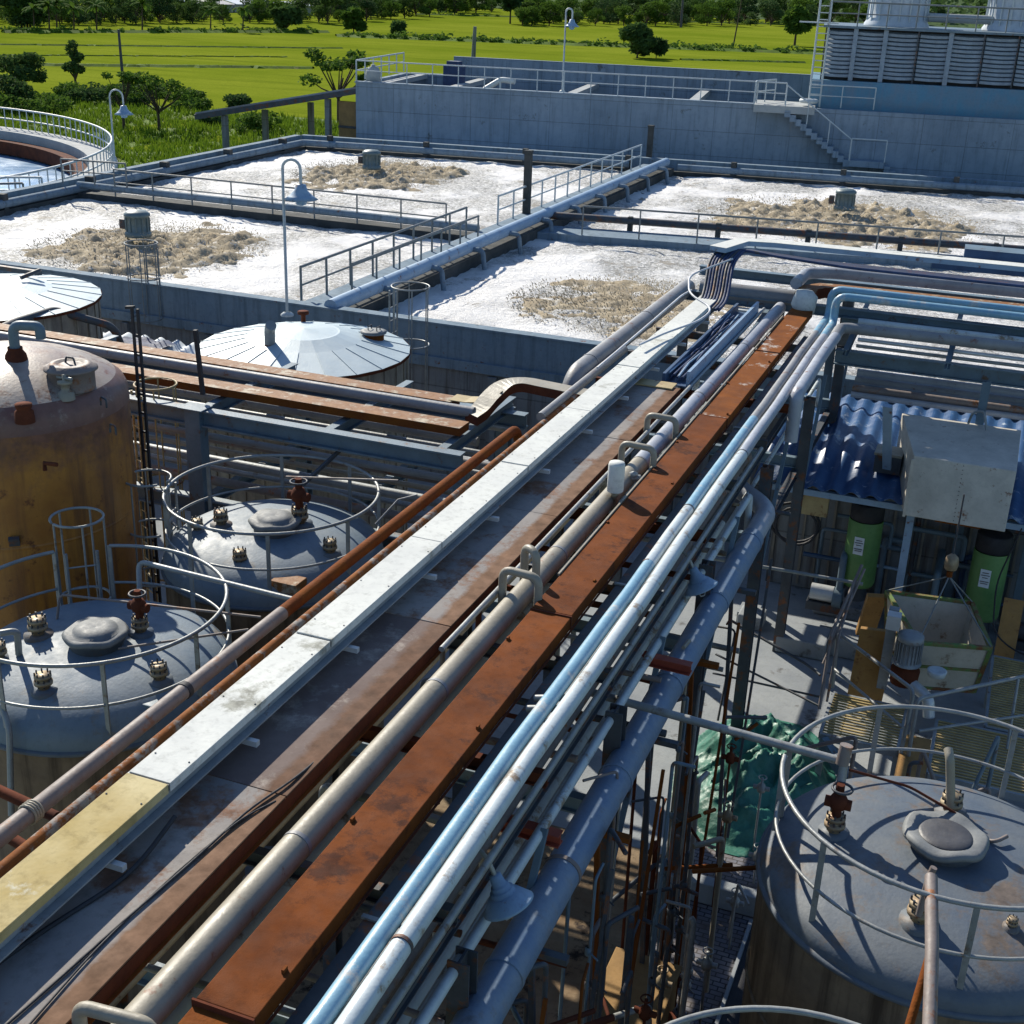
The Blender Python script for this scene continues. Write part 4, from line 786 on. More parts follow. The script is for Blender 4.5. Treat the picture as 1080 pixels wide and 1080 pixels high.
# structural steel of the bridge
t = thing('pipe_bridge_frame', 'grey-blue steel frame carrying the left pipe bridge, with column', 'steel frame', (-11.68, 16.4, 0))
def cbox(x, y, z0, z1, s=.3): return MB().ibeam((x, y, z0), (x, y, z1), s, s)
MB().box(-11.82, -11.54, 16.32, 16.54, 0, 5.45).build('column', 'steel_blue', t); MB().box(-11.90, -11.46, 16.26, 16.60, 5.451, 5.47).build('cap_plate', 'steel_blue', t)
for y, z, hh in ((15.42, 5.86, .27), (17.9, 5.7, .25)): MB().ibeam(S3(-24, y, z-hh/2), S3(-6.6, y, z-hh/2), .2, hh).build('girder', 'steel_blue', t)
MB().ibeam(S3(-24, 15.42, 4.3), S3(-6.6, 15.42, 4.3), .2, .25).build('lower_girder', 'steel_blue', t)
for x in (-18.5, -14.6, -10.95, -8.8, -7.0): MB().ibeam(S3(x, 15.5, 5.72), S3(x, 18.3, 5.72), .14, .2).build('cross_member', 'steel_blue', t); MB().ibeam(S3(x, 15.5, 4.3), S3(x, 19.0, 4.3), .14, .2).build('cross_member', 'steel_blue', t)
for x in (-18.5, -14.6): MB().beam(S3(x, 15.4, 4.4), S3(x, 15.4, 5.7), .2, .16).build('hanger', 'steel_blue', t)
for x, y in ((-10.95, 18.6), (-18.5, 18.6), (-7.2, 18.6), (-14.6, 18.6)): MB().ibeam((x*LS, y*LS-.1, 0), (x*LS, y*LS-.1, 5.15), .22, .22).build('column', 'steel_blue', t)
MB().box(-7.2, -7.0, 16.45, 16.65, 0, 5.1).build('column', 'steel_blue', t)
lat = [(15.75, 5.3, .06, 'pipe_grey'), (16.1, 5.3, .045, 'rail'), (16.5, 5.35, .07, 'pipe_tan'), (16.95, 5.3, .05, 'rail'), (17.4, 5.3, .08, 'pipe_grey'), (17.9, 5.25, .05, 'galv_dull'), (18.3, 5.25, .06, 'rail'),
       (15.8, 4.55, .08, 'pipe_brown'), (16.15, 4.6, .05, 'rail'), (16.55, 4.55, .09, 'galv_dull'), (17.0, 4.55, .05, 'pipe_tan'), (17.4, 4.55, .07, 'pipe_brown'), (17.85, 4.6, .05, 'rail'), (18.3, 4.55, .1, 'pipe_grey'), (18.6, 4.5, .05, 'rail')]
for k, (y, z, r_, mt) in enumerate(lat): one('pipe', MB().tube([S3(-24, y, z), S3(-6.9-.3*(k % 3), y, z)], r_, 10), mt, 'one of the parallel pipes hung below the left pipe bridge', 'pipe', 'pipes below the left bridge')
# corrugated canopy behind
def corr(name, x0, x1, y0, y1, z0, z1, mat, label, pitch=.28, amp=.05, along='y', par=None, th=.01):
    n = int((x1-x0)/pitch*8); m = MB(); vs = []
    for s in (0, -th):
        for i in range(n+1):
            x = x0+(x1-x0)*i/n; zz = amp*math.sin(2*math.pi*x/pitch)
            for (y, z) in ((y0, z0), ((y0+y1)/2, (z0+z1)/2+.0), (y1, z1)): vs.append((x, y, z+zz+s))
    N3 = 3; k = (n+1)*3
    for i in range(n):
        for j in range(2): a = i*3+j; m.f.append((a, a+3, a+4, a+1)); m.f.append((k+a, k+a+1, k+a+4, k+a+3))
    for i in range(n): a = i*3; m.f.append((a, k+a, k+a+3, a+3)); m.f.append((a+2, a+5, k+a+5, k+a+2))
    m.v = vs; m.sm = [True]*len(m.f)
    if par is not None: return m.build(name, mat, par)
    return one(name, m, mat, label, 'roof')
corr('tin_canopy', -23, -14.8, 25.6, 26.7, 2.9, 3.05, 'roof_pale', 'grey corrugated canopy against the foam basin wall behind the trays', .5, .06)
corr('tin_canopy', -21, -16.2, 19.2, 20.3, 2.2, 2.5, 'roof_pale', 'grey corrugated canopy low behind the left pipe bridge pipes', .5, .07)
m = grid(-20.6, -19.2, 25.5, 26.4, .12, lambda x, y: 3.12+.1*noise.noise(V((x*3, y*3, 1)))); one('tarpaulin', m, 'cable_navy', 'blue sheet lying on the canopy by the basin wall', 'tarpaulin')
# ================================================================== MAIN PIPE RACK
YN = 2.2
jy = [YN]+[Pz(*q, 6.28).y for q in ((168, 824), (345, 675), (465, 572), (558, 492), (624, 434), (674, 388), (715, 352))]+[24.4+.6]
t = thing('cable_tray', 'long white covered cable tray raised along the left of the rack', 'cable tray', (-5.27, 2.2, 6))
for i in range(8):
    mt = 'galv_yellow_glint' if i == 0 else 'galv_white'; dz_ = (.004, 0, .007, .001, .006, .002, .008, 0)[i]
    m = MB().box(-5.59, -5.22, jy[i]+.012, jy[i+1]-.012, 6.26+dz_, 6.282+dz_); m.box(-5.59, -5.575, jy[i]+.012, jy[i+1]-.012, 6.20, 6.2599+dz_); m.box(-5.235, -5.22, jy[i]+.012, jy[i+1]-.012, 6.205, 6.2599+dz_)
    m.build('cover_panel', mt, t, bevel=.004)
    MB().box(-5.585, -5.225, jy[i]-.010, jy[i]+.010, 6.22, 6.272).build('joint_strip', 'steel_dark', t)
    b = MB()
    for xx in (-5.56, -5.25):
        for k in range(3): yy = jy[i]+.3+k*(jy[i+1]-jy[i]-.6)/2; MB().lathe((xx, yy, 6.2835+dz_), [(.008, 0), (.008, .004), (0, .005)], 6).build('screw', 'steel_dark', t)
m = MB(); m.box(-5.57, -5.24, YN, 24.3, 6.11, 6.12); m.box(-5.57, -5.55, YN, 24.3, 6.121, 6.25); m.box(-5.26, -5.24, YN, 24.3, 6.121, 6.25); m.box(-5.239, -5.17, YN, 24.3, 6.13, 6.145); m.build('tray_body', 'galv_dull', t)
for k in range(12): y = 4.2+k*1.75; MB().box(-5.7, -5.08, y, y+.05, 6.06, 6.109).build('bracket', 'galv', t)
t = thing('wide_tray', 'wide flat steel tray with rusty right edge under the white cable tray', 'cable tray', (-5.05, 2.2, 5.8))
wy = [YN, Pz(275, 832, 6).y, Pz(450, 655, 6).y, Pz(590, 545, 6).y, Pz(665, 465, 6).y, 19.4]
for i in range(5):
    m = MB().box(-5.62, -4.56, wy[i]+.008, wy[i+1]-.006, 5.985-.003*(i % 2), 6.0-.003*(i % 2)); m.build('cover_panel', ('tray', 'tray_dark', 'tray', 'tray', 'tray')[i], t, bevel=.003)
MB().box(-4.575, -4.56, YN, 19.4, 5.86, 5.98).build('side_flange', 'rust_dark', t); MB().box(-4.56, -4.53, YN, 19.4, 5.85, 5.86).build('bottom_lip', 'rust', t); MB().box(-5.62, -5.60, YN, 19.4, 5.80, 5.98).build('side_flange', 'galv_dull', t)
MB().box(-5.62, -4.66, 19.22, 19.55, 6.01, 6.03).build('end_strip', 'yellow_steel', t)
one('cable', MB().tube([V((-5.0, 3.2, 6.02)), V((-4.86, 4.6, 6.015)), V((-4.8, 5.6, 6.015)), V((-4.74, 6.4, 6.015)), V((-4.72, 7.0, 6.02)), V((-4.6, 7.5, 6.02)), V((-4.62, 8.6, 5.9))], .011, 6, bend=.3), 'black', 'thin black cable lying loose on the wide tray, upper strand', 'cable')
one('cable', MB().tube([V((-4.66, 3.2, 6.02)), V((-4.72, 4.3, 6.015)), V((-4.80, 5.3, 6.015)), V((-4.78, 6.2, 6.015)), V((-4.70, 6.9, 6.02)), V((-4.60, 7.2, 6.0))], .008, 6, bend=.3), 'black', 'second thin black cable beside the first on the wide tray near the edge', 'cable')
one('cable', MB().tube([V((-5.5, 2.6, 6.02)), V((-5.35, 4.4, 6.015)), V((-5.25, 5.2, 6.015)), V((-5.05, 6.0, 6.015)), V((-5.1, 6.6, 6.1))], .02, 6, bend=.3), 'black', 'black cable coming out under the white cable tray near the bottom left', 'cable')
# grey pipe
t = thing('main_pipe', 'thick grey-tan pipe running the length of the rack beside the wide tray', 'pipe', (-4.25, 2.2, 5.9))
for (y0, y1, mt) in ((YN, 9.4, 'pipe_tan'), (9.4, 16, 'pipe_tan'), (16, 26.2, 'pipe_lav')): MB().tube([(-4.24, y0, 5.9), (-4.24, y1, 5.9)], .118, 22, cap=False).build('pipe_section', mt, t)
for y in (4.1, 6.9, 9.4, 12.7, 16, 19.3, 22.6): MB().tube([(-4.24, y-.02, 5.9), (-4.24, y+.02, 5.9)], .123, 22).build('weld_band', 'pipe_grey', t)
one('pipe', MB().tube([(-4.46, YN, 5.62), (-4.46, 15.5, 5.62)], .05, 12), 'pipe_tan', 'thin tan pipe low beside the wide tray, on its right', 'pipe')
one('pipe', MB().tube([(-4.46, 10, 5.98), (-4.46, 25.6, 5.98)], .03, 10), 'rail', 'thin grey pipe just left of the thick main pipe', 'pipe')
one('pipe', MB().tube([(-4.02, 12, 5.72), (-4.02, 25, 5.72)], .035, 10), 'rail', 'thin grey pipe between the main pipe and the rusty beam', 'pipe')
# rusty beam duct
t = thing('rusty_duct', 'long orange-brown rusty duct running down the middle of the rack', 'duct', (-3.75, 2.2, 5.8))
by = [YN, Pz(232, 1062, 6).y, Pz(600, 650, 6).y, Pz(755, 440, 6).y, 22.3, 25.9]
for i in range(5):
    dz_ = (-.03, 0, .012, 0, -.006)[i]; MB().box(-3.965, -3.535, by[i]+.006, by[i+1]-.006, 5.86, 6.0+dz_).build('duct_section', ('rust', 'rust_bright', 'rust_bright', 'duct_patch', 'duct_patch')[i], t, bevel=.006)
for i in (1, 2, 3, 4): MB().box(-3.975, -3.525, by[i]-.03, by[i]-.012, 5.87, 6.016).build('joint_flange', 'rust_dark', t)
b = MB()
for k in range(13): b.box(-3.95+.36*(k % 2), -3.93+.36*(k % 2), 4+k*1.6, 4.05+k*1.6, 6.0, 6.03)
b.build('clips', 'rust', t)
MB().box(-3.53, -3.51, YN, 25, 5.86, 5.87).build('bottom_lip', 'rust_dark', t); MB().box(-3.99, -3.97, 12, 25, 6.0, 6.03).build('edge_strip', 'pipe_tan', t)
m = MB().lathe((0, 0, 0), [(0, .26), (.16, .24), (.24, .12), (.25, -.05), (.2, -.2), (0, -.26)], 20); m.v = [(x-3.73+.02*math.sin(z*20), y*.85+25.95, z+6.12) for x, y, z in m.v]; one('insulation_cap', m, 'galv_white', 'white wrapped end where the rusty duct turns at the top of the rack', 'insulation')
# dark duct
t = thing('dark_duct', 'dark grey steel duct just left of the light blue pipe', 'duct', (-3.3, 2.2, 5.6)); MB().box(-3.47, -3.20, YN, 24.6, 5.60, 5.78).build('body', 'steel_dark', t); MB().box(-3.2, -3.185, YN, 24.6, 5.6, 5.80).build('edge', 'galv_dull', t)
for y in (6.5, 12.5, 18.5): MB().box(-3.49, -3.18, y, y+.04, 5.781, 5.80).build('joint', 'galv_dull', t)
xb, xw = Pz(553, 776, 5.95).x, Pz(577, 776, 5.95).x; xt = Pz(600, 780, 5.7).x
def wav(x, y0, y1, z):
    n = max(2, int((y1-y0)/.8)); return [V((x+.007*math.sin(.9*(y0+(y1-y0)*i/n)+x*3)+.004*math.sin(2.7*(y0+(y1-y0)*i/n)), y0+(y1-y0)*i/n, z+.006*math.sin(1.3*(y0+(y1-y0)*i/n)+x))) for i in range(n+1)]
def runpipe(x, z, r_, secs, label, extra=None):
    t = thing('pipe', label, 'pipe', (x, 2.2, z))
    for y0, y1, mt in secs: MB().tube(wav(x, y0, y1, z), r_, 18, cap=False).build('pipe_section', mt, t)
    for y0, y1, mt in secs[1:]: MB().tube([(x, y0-.015, z), (x, y0+.015, z)], r_*1.06, 18).build('weld_band', 'steel_dark', t)
    if extra: MB().tube(extra[0], r_, 16, bend=.22).build('bend', extra[1], t)
    return t
runpipe(xb, 5.95, .073, [(YN, 12.8, 'pipe_blue'), (12.8, 14.6, 'pipe_white'), (14.6, 18.5, 'pipe_blue'), (18.5, 24.2, 'pipe_grey')], 'light blue pipe running the length of the rack', ([(xb, 24.2, 5.95), (xb, 25.75, 5.95), (xb, 25.75, 6.5), (10, 25.9, 6.5)], 'pipe_blue'))
runpipe(xw, 5.95, .078, [(YN, 6.2, 'pipe_white'), (6.2, 16.9, 'pipe_white'), (16.9, 24.0, 'pipe_lav')], 'white pipe right of the light blue one, brown stains near the bottom', ([(xw, 24.0, 5.95), (xw, 25.15, 5.95), (xw, 25.15, 6.5), (10, 25.3, 6.5)], 'pipe_blue'))
t = runpipe(-2.82, 5.98, .105, [(20.35, 24.0, 'pipe_lav')], 'fat lavender pipe at the top right of the rack, bent down at its near end', ([(-2.82, 24.0, 5.98), (-2.82, 24.75, 6.0), (10, 24.95, 6.1)], 'pipe_grey'))
MB().tube([(-2.82, 20.35, 5.98), (-2.82, 20.05, 5.98), (-2.82, 20.0, 5.2)], .105, 16, bend=.2).build('elbow', 'pipe_lav', t)
one('pipe', MB().tube([(xt, YN, 5.7), (xt, 18, 5.7)], .032, 10), 'rail', 'thin pale pipe right of and below the white pipe', 'pipe')
m = MB().tube([(xb-.2, 9.55, 5.84), (xb+.1, 9.58, 5.9)], .035, 8); m.tube([(xb-.2, 9.75, 5.84), (xb+.08, 9.78, 5.9)], .035, 8); one('pipe_stubs', m, 'rail', 'pair of short pipe stubs across the dark duct', 'pipe')
# big low blue pipe
t = thing('large_pipe', 'large blue-grey pipe with ring joints hung low right of the rack', 'pipe', (-2.78, 3, 4.6))
xl = -2.8
MB().tube([(xl, 3, 4.6), (xl, 17.2, 4.6)], .17, 28).build('pipe_body', 'pipe_big', t); MB().tube([(xl, 17.2, 4.6), (xl, 18.4, 4.6), (xl-.7, 18.9, 4.75)], .15, 20, bend=.3).build('elbow', 'pipe_lav', t)
for y in (7.6, 9.0, 10.6, 12.6, 14.9, 17.0): MB().tube([(xl, y-.025, 4.6), (xl, y+.025, 4.6)], .18, 28).build('ring_joint', 'pipe_big' if y != 9.0 else 'pipe_brown', t)
# brown pipes on the left
def lx(px, py, z): return Pz(px, py, z).x
x1 = -6.22
t = thing('pipe', 'brown pipe with rusty far half, leftmost on the rack', 'pipe', (x1, 2, 6)); MB().tube([(x1, YN, 5.98), (x1, 10.0, 5.98)], .072, 16, cap=False).build('pipe_section', 'pipe_brown', t); MB().tube([(x1, 10.0, 5.98), (x1+.02, 16.4, 5.98), (x1+.02, 16.6, 5.6)], .07, 16, bend=.15).build('pipe_section', 'rust', t); MB().tube([(x1, 8.3, 5.98), (x1, 8.36, 5.98)], .08, 16).build('clamp', 'black', t)
m = MB()
for k in range(4): m.tube(circ((0, 0), .08, 0, n=14), .012, 5, closed=True); m.v[-70:] = [(x+x1, z_+6.3+k*.025+0, y+5.98) for x, y, z_ in m.v[-70:]]
one('rope', m, 'pipe_tan', 'pale rope tied round the brown pipe near the left edge', 'rope')
one('pipe', MB().tube([(-5.98, YN, 5.95), (-5.98, 11, 5.95), (-5.96, 18.6, 5.95)], .05, 14), 'pipe_rusty', 'thinner rusty pipe between the brown pipe and the white cable tray', 'pipe')
one('conduit', MB().tube([(-5.84, YN, 6.0), (-5.84, 19.6, 6.0), (-5.84, 19.9, 5.7)], .02, 8), 'rail', 'thin pale conduit along the left side of the white cable tray', 'conduit')
one('conduit', MB().tube([(-5.73, YN, 6.02), (-5.75, 14, 6.02), (-5.72, 24, 6.05)], .016, 8), 'cable_white', 'second thin conduit close against the white cable tray', 'conduit')
one('pipe', MB().tube([(-6.05, 17.0, 6.0), (-6.05, 21.2, 6.0)], .07, 14), 'pipe_grey', 'short grey pipe left of the white tray near the far bridge', 'pipe')
t = thing('large_pipe', 'fat grey pipe left of the white tray at the far end, ending in a bend', 'pipe', (-6.3, 22, 6)); MB().tube([(-6.3, 26.6, 6.0), (-6.3, 19.3, 6.0), (-6.32, 19.0, 5.5)], .17, 22, bend=.3).build('pipe_body', 'pipe_grey', t)
for y in (20.0, 23.4): MB().tube([(-6.3, y, 6.0), (-6.3, y+.05, 6.0)], .178, 22).build('ring_joint', 'pipe_grey', t)
# frame
fr = thing('pipe_rack', 'grey-blue steel frame carrying the main pipe rack', 'steel frame', (-4.5, 2, 0))
for k, y in enumerate(np.arange(3.2, 26.5, 1.95)): MB().ibeam((-6.4, y, 5.5), (-3.0, y, 5.5), .09, .14).build('cross_beam', 'steel_dark' if k % 3 else 'rust_dark', fr)
for x in (-6.36, -3.08): MB().ibeam((x, 2.2, 5.34), (x, 27.5, 5.34), .07, .12).build('long_girder', 'steel_dark', fr)
for y in np.arange(3.2, 27, 3.9):
    MB().ibeam((-6.3, y, 3.9), (-3.0, y, 3.9), .12, .2).build('lower_cross_beam', 'steel_blue', fr)
    for x in (-6.3, -2.95): MB().ibeam((x, y, 0), (x, y, 5.15), .18, .18).build('column', 'steel_dark', fr)
    MB().beam((-2.95, y, 2.6), (-2.95, y+1.8, 5.1), .06, .06).build('brace', 'steel_blue', fr)
for x in (-6.2, -3.05): MB().ibeam((x, 2.2, 3.7), (x, 27.5, 3.7), .12, .18).build('lower_girder', 'steel_dark', fr)
# pipes inside the rack, below the top layer
rnd = random.Random(4)
for k in range(17):
    x = -5.95+k*.185+rnd.uniform(-.04, .04); z = rnd.choice((5.05, 4.75, 4.1, 4.15)); r_ = rnd.uniform(.03, .085); y1 = rnd.uniform(17, 26)
    one('pipe', MB().tube([(x, YN, z), (x, y1, z), (x, y1+.1, z-.6)], r_, 10, bend=.1), rnd.choice(('pipe_tan', 'pipe_grey', 'pipe_white', 'galv_dull', 'pipe_brown', 'rail')), 'one of the pipes running inside the rack below its top layer', 'pipe', 'pipes inside the rack')
for (x, z) in ((-3.42, 5.45), (-3.62, 5.25), (-4.75, 5.25)):
    t = thing('insulated_pipe', {-3.42: 'cream pipe with dark bands showing under the dark duct', -3.62: 'cream pipe with dark bands under the rusty duct', -4.75: 'cream pipe with dark bands under the wide tray edge'}[x], 'pipe', (x, 3, z)); MB().tube([(x, YN, z), (x, 15, z)], .075, 14).build('pipe_body', 'pipe_tan', t)
    m = MB()
    for k in range(30): m.tube([(x, 2.6+k*.4, z), (x, 2.66+k*.4, z)], .08, 12)
    m.build('bands', 'steel_dark', t)
for k in range(26):
    y = 3.0+k*.62+rnd.uniform(-.2, .2); z = rnd.choice((5.2, 4.9, 4.5, 3.4)); x0 = rnd.uniform(-5.6, -4.3); one('cross_pipe', MB().tube([(x0, y, z-.9), (x0, y, z), (rnd.uniform(-3.4, -2.4), y+rnd.uniform(-.1, .1), z)], rnd.uniform(.018, .045), 8, bend=.1), rnd.choice(('pipe_tan', 'rail', 'rust_dark', 'pipe_brown', 'steel_dark')), 'one of the short cross pipes inside the rack', 'pipe', 'cross pipes inside the rack')
# vertical pipes right of the rack
for k in range(74):
    u_ = rnd.random(); y = 4.6+u_*9.4; x = rnd.uniform(-2.95, -1.95+.35*(y < 9)); z0 = rnd.uniform(0, .6); z1 = rnd.uniform(2.0, 4.9)*(1 if x < -2.3 else .6); r_ = rnd.choice((.015, .02, .025, .035)); dx = rnd.choice((0, 0, .25, -.3))
    m = MB().tube([(x, y, z0), (x+rnd.uniform(-.05, .05), y, z1), (x+dx, y+rnd.choice((0, .3, -.3)), z1+rnd.choice((0, .04, -.05)))], r_, 7, bend=.06)
    if k % 3 == 0:
        for q in range(3): zz = z0+(z1-z0)*(.3+.25*q); m.lathe((x, y, zz), [(r_*1.1, 0), (r_*2.1, .02), (r_*2.1, .08), (r_*1.1, .1)], 8); m.tube([(x-.0, y, zz+.05), (x+.12, y-.08, zz+.05)], .01, 5)
    one('riser_pipe', m, rnd.choice(('pipe_brown', 'rust_dark', 'steel_dark', 'steel_dark', 'pipe_tan', 'rust', 'steel_blue', 'rail')), 'one of the thin vertical pipes crowded below the right side of the rack', 'pipe', 'riser pipes right of the rack')
for k in range(26):
    y = rnd.uniform(4.5, 16); x = rnd.uniform(-2.9, -1.9); z = rnd.uniform(.4, 4.2)
    m = MB().tube([(x, y, z), (x+rnd.uniform(-.7, .8), y+rnd.uniform(-1.8, 1.8), z+rnd.uniform(-.2, .2))], rnd.uniform(.014, .03), 7)
    one('branch_pipe', m, rnd.choice(('pipe_brown', 'rust_dark', 'steel_dark', 'rust')), 'one of the thin branch pipes linking the risers right of the rack', 'pipe', 'branch pipes right of the rack')
for k in range(16):
    y = 5+k*.75; x = -2.1+.25*math.sin(k*2.3); z = .3+rnd.uniform(0, 2.4)
    m = MB().lathe((x, y, z), [(0, 0), (.06, .01), (.075, .07), (.05, .13), (.02, .15), (.02, .24), (0, .24)], 10); m.tube([(x-.12, y, z+.07), (x+.12, y, z+.07)], .035, 8); m.tube(circ((x, y), .06, z+.25, n=12), .009, 5, closed=True); m.tube([(x, y, z), (x, y, 0)], .018, 6)
    one('valve', m, rnd.choice(('brass', 'rust_dark', 'rail', 'pipe_brown')), 'one of the small valves on the low pipes right of the rack', 'valve', 'small valves right of the rack')
for k, (x0, x1, y0, y1, h, mt) in enumerate(((-2.95, -2.25, 8.6, 9.7, 1.1, 'ochre'), (-3.0, -2.2, 6.4, 7.7, .7, 'ochre'), (-2.95, -2.2, 10.8, 11.9, 1.3, 'wood'))):
    m = MB().box(x0, x1, y0, y1, .02, h); m.box(x0-.03, x1+.03, y0-.03, y1+.03, h+.001, h+.05); one('concrete_plinth', m, mt, ('ochre stained plinth below the low blue pipe, middle', 'ochre stained plinth at the bottom edge below the low blue pipe', 'brown stained plinth below the low blue pipe, farthest')[k], 'plinth', bevel=.01)
for x in (-1.72, -1.35): MB(); 
t = thing('drain_channel', 'dark drain channel in the block floor beside the lower right tank', 'drain', (-1.45, 9, 0)); MB().box(-1.75, -1.42, 4, 14.6, .02, .035).build('channel', 'black', t); MB().box(-1.80, -1.755, 4, 14.6, .01, .1).build('kerb', 'conc_floor', t); MB().box(-1.415, -1.37, 4, 14.6, .01, .1).build('kerb', 'conc_floor', t)
one('kerb_block', MB().box(-3.3, -1.3, 14.75, 14.95, .01, .35), 'conc_floor', 'low concrete kerb in front of the green tarpaulin', 'kerb', bevel=.02)
# red painted brackets
for (px, py, z, lb) in ((560, 877, 4.95, 'short red-brown steel bracket sticking out beside the low blue pipe'), (703, 700, 4.95, 'short red-brown bracket near the lamp below the rack, farther one')):
    p = Pz(px, py, z); MBx = MB().ibeam((p.x-.28, p.y+.02, z), (p.x+.28, p.y, z), .12, .12); one('steel_bracket', MBx, 'red', lb, 'bracket')
# dish lamps under the rack edge
def dish(px, py, z, label, s=1.0):
    p = Pz(px, py, z); t = thing('dish_lamp', label, 'lamp', p); ax = V((.42, -.02, -.80)).normalized(); q = ax.to_track_quat('Z', 'Y')
    def L(prof, n=26):
        m = MB().lathe((0, 0, 0), [(r_*s, z_*s) for r_, z_ in prof], n); m.v = [tuple(p+q @ V(v)) for v in m.v]; return m
    L([(.0, -.2), (.05, -.19), (.06, -.1), (.075, -.1), (.08, -.06), (.1, -.06), (.105, -.02), (.13, -.02), (.2, .07), (.215, .085), (.2, .085), (.1, .02), (0, 0)]).build('shade', 'steel_paleblue', t)
    L([(.05, .02), (.07, .08), (.05, .13), (0, .15)]).build('bulb', 'rail_far', t)
    m = MB().tube([(.12, -.0, .09), (.1, 0, .15), (0, 0, .18), (-.1, 0, .15), (-.12, 0, .09)], .008, 5); m.v = [tuple(p+q @ (V(v)*s)) for v in m.v]; m.build('wire_guard', 'rail', t)
    MB().tube([p-ax*.18*s, p-ax*.25*s+V((-.05, 0, .1)), p+V((-.35, .1, .35))], .02, 8, bend=.08).build('arm', 'rail', t)
dish(532, 945, 5.3, 'dish shaped lamp under the rack edge beside the low blue pipe, nearest', 1.0)
dish(737, 614, 5.3, 'dish shaped lamp under the rack edge at the upper right, farther one', 1.0)
# U pipes and filter on the rack
def upipe(px, py, w_, h, label, z=5.9, ang=0):
    p = Pz(px, py, z); d = V((math.cos(ang), math.sin(ang), 0))*w_; m = MB().tube([p, p+V((0, 0, h)), p+d+V((0, 0, h)), p+d], .045, 12, bend=.11); one('u_pipe', m, 'pipe_tan', label, 'pipe')
upipe(529, 645, .42, .50, 'grey U shaped pipe bent over the main pipe, nearest pair, front', 5.75, -.1)
upipe(552, 618, .22, .48, 'small grey U shaped pipe behind the front one, nearest pair', 5.85, -.6)
upipe(654, 500, .46, .45, 'grey U shaped pipe over the main pipe, front of the middle pair', 5.8, -.1)
upipe(681, 466, .44, .42, 'grey U shaped pipe over the main pipe, back of the middle pair', 5.8, -.1)
upipe(85, 1085, .5, .18, 'grey bent pipe at the bottom left edge of the rack', 5.95, .1)
p = Pz(648, 527, 5.95); t = thing('filter_housing', 'white cylinder filter standing on the main pipe', 'filter', p); MB().lathe(p, [(.1, .12), (.105, .13), (.105, .47), (.095, .5), (0, .505)], 24).build('body', 'galv_white', t); MB().lathe(p, [(.03, -.15), (.05, -.02), (.03, .03), (.05, .05), (.05, .1), (0, .1)], 12).build('valve', 'brass', t)
p = Pz(668, 505, 5.95); m = MB().tube([p-V((.08, 0, 0)), p+V((.08, .05, 0))], .05, 12); m.lathe(p+V((0, 0, .03)), [(.04, 0), (.06, .05), (0, .08)], 10); one('pipe_fitting', m, 'rail', 'small pale fitting right of the white filter', 'fitting')
# ---- far end of rack: open tray with cables, rising tray, crossing
t = thing('open_cable_tray', 'open tray full of dark blue cables right of the white tray', 'cable tray', (-4.8, 20, 6)); MB().box(-4.95, -4.9, 19.7, 25.2, 5.95, 6.12).build('side', 'steel_navy', t); MB().box(-4.55, -4.5, 19.7, 25.2, 5.95, 6.2).build('side', 'steel_paleblue', t); MB().box(-4.899, -4.551, 19.7, 25.2, 5.93, 5.95).build('base', 'steel_navy', t)
rnd = random.Random(8)
for k in range(9):
    x = -4.88+k*.038; pts = [(x+rnd.uniform(-.02, .02), 19.9+i*.75, 6.02+rnd.uniform(-.03, .07)) for i in range(7)]; MB().tube(pts, .018, 6).build('cable', 'cable_navy' if k % 4 else 'steel_paleblue', t)
t = thing('rising_cables', 'bundle of thick dark blue cables rising from the white tray to the crossing tray', 'cables', (-5.3, 24.5, 6.2))
for k in range(9):
    x = -5.52+k*.06; MB().tube([(x, 24.0, 6.22), (x, 24.7, 6.25), (x-.12, 25.5, 6.85), (x-.05, 26.0+.05*k, 6.98), (x+.5, 26.4-.04*k, 6.95), (x+2, 26.5-.04*k, 6.86), (6, 26.9-.04*k, 6.80)], .030, 8, bend=.35).build('cable', 'cable_navy' if k % 3 else 'steel_dark', t)
chan('cable_tray', [V((-5.55, 25.75, 7.08)), V((-5.25, 26.7, 7.1)), V((-4.6, 26.9, 7.1)), V((10, 27.5, 7.1))], .38, .1, 'galv_white', 'white covered cable tray crossing the top of the right pipe bridge', mat2='steel_paleblue')
chan('cable_tray', [V((-3.2, 28.3, 6.75)), V((10, 28.8, 6.75))], .5, .28, 'steel_paleblue', 'second pale trough behind the white crossing tray at the right', mat2='steel_navy') if False else None
def yz(px, py, z): return Pz(px, py, z).y
for (py, z, w_, h, mt, m2, x0, lb) in ((262, 6.9, .6, .3, 'steel_blue', 'steel_navy', -1.0, 'short raised dark trough behind the crossing tray at the right edge'), (277, 6.7, .4, .2, 'steel_paleblue', 'steel_navy', -1.6, 'dull blue trough just behind the white crossing tray')):
    y = yz(1040, py, z); chan('trough', [V((x0, y, z)), V((10, y+.6, z))], w_, h, mt, lb, 'trough', m2)
y = 28.0
t = thing('rusty_tray', 'rusty tray with pale top turning right across the far end of the rack', 'cable tray', (-3.5, 26.5, 6.2)); pts = [V((-3.75, 25.9, 6.3)), V((-3.72, 26.3, 6.36)), V((-3.5, 26.55, 6.38)), V((-3.1, 26.62, 6.38)), V((10, 27.2, 6.35))]
MB().sweep(pts, [(-.2, -.006), (.2, -.006), (.2, 0), (-.2, 0)]).build('cover', 'rust_patchy', t); MB().sweep(pts, [(-.196, -.22), (.196, -.22), (.196, -.007), (-.196, -.007)]).build('side', 'rust_dark', t)
one('pipe', MB().tube([(-4.0, 26.3, 6.4), (-3.95, 27.25, 6.45), (-3.4, 27.3, 6.5), (10, 27.9, 6.5)], .12, 14, bend=.25), 'pipe_lav', 'lavender pipe looping behind the rusty crossing tray', 'pipe')
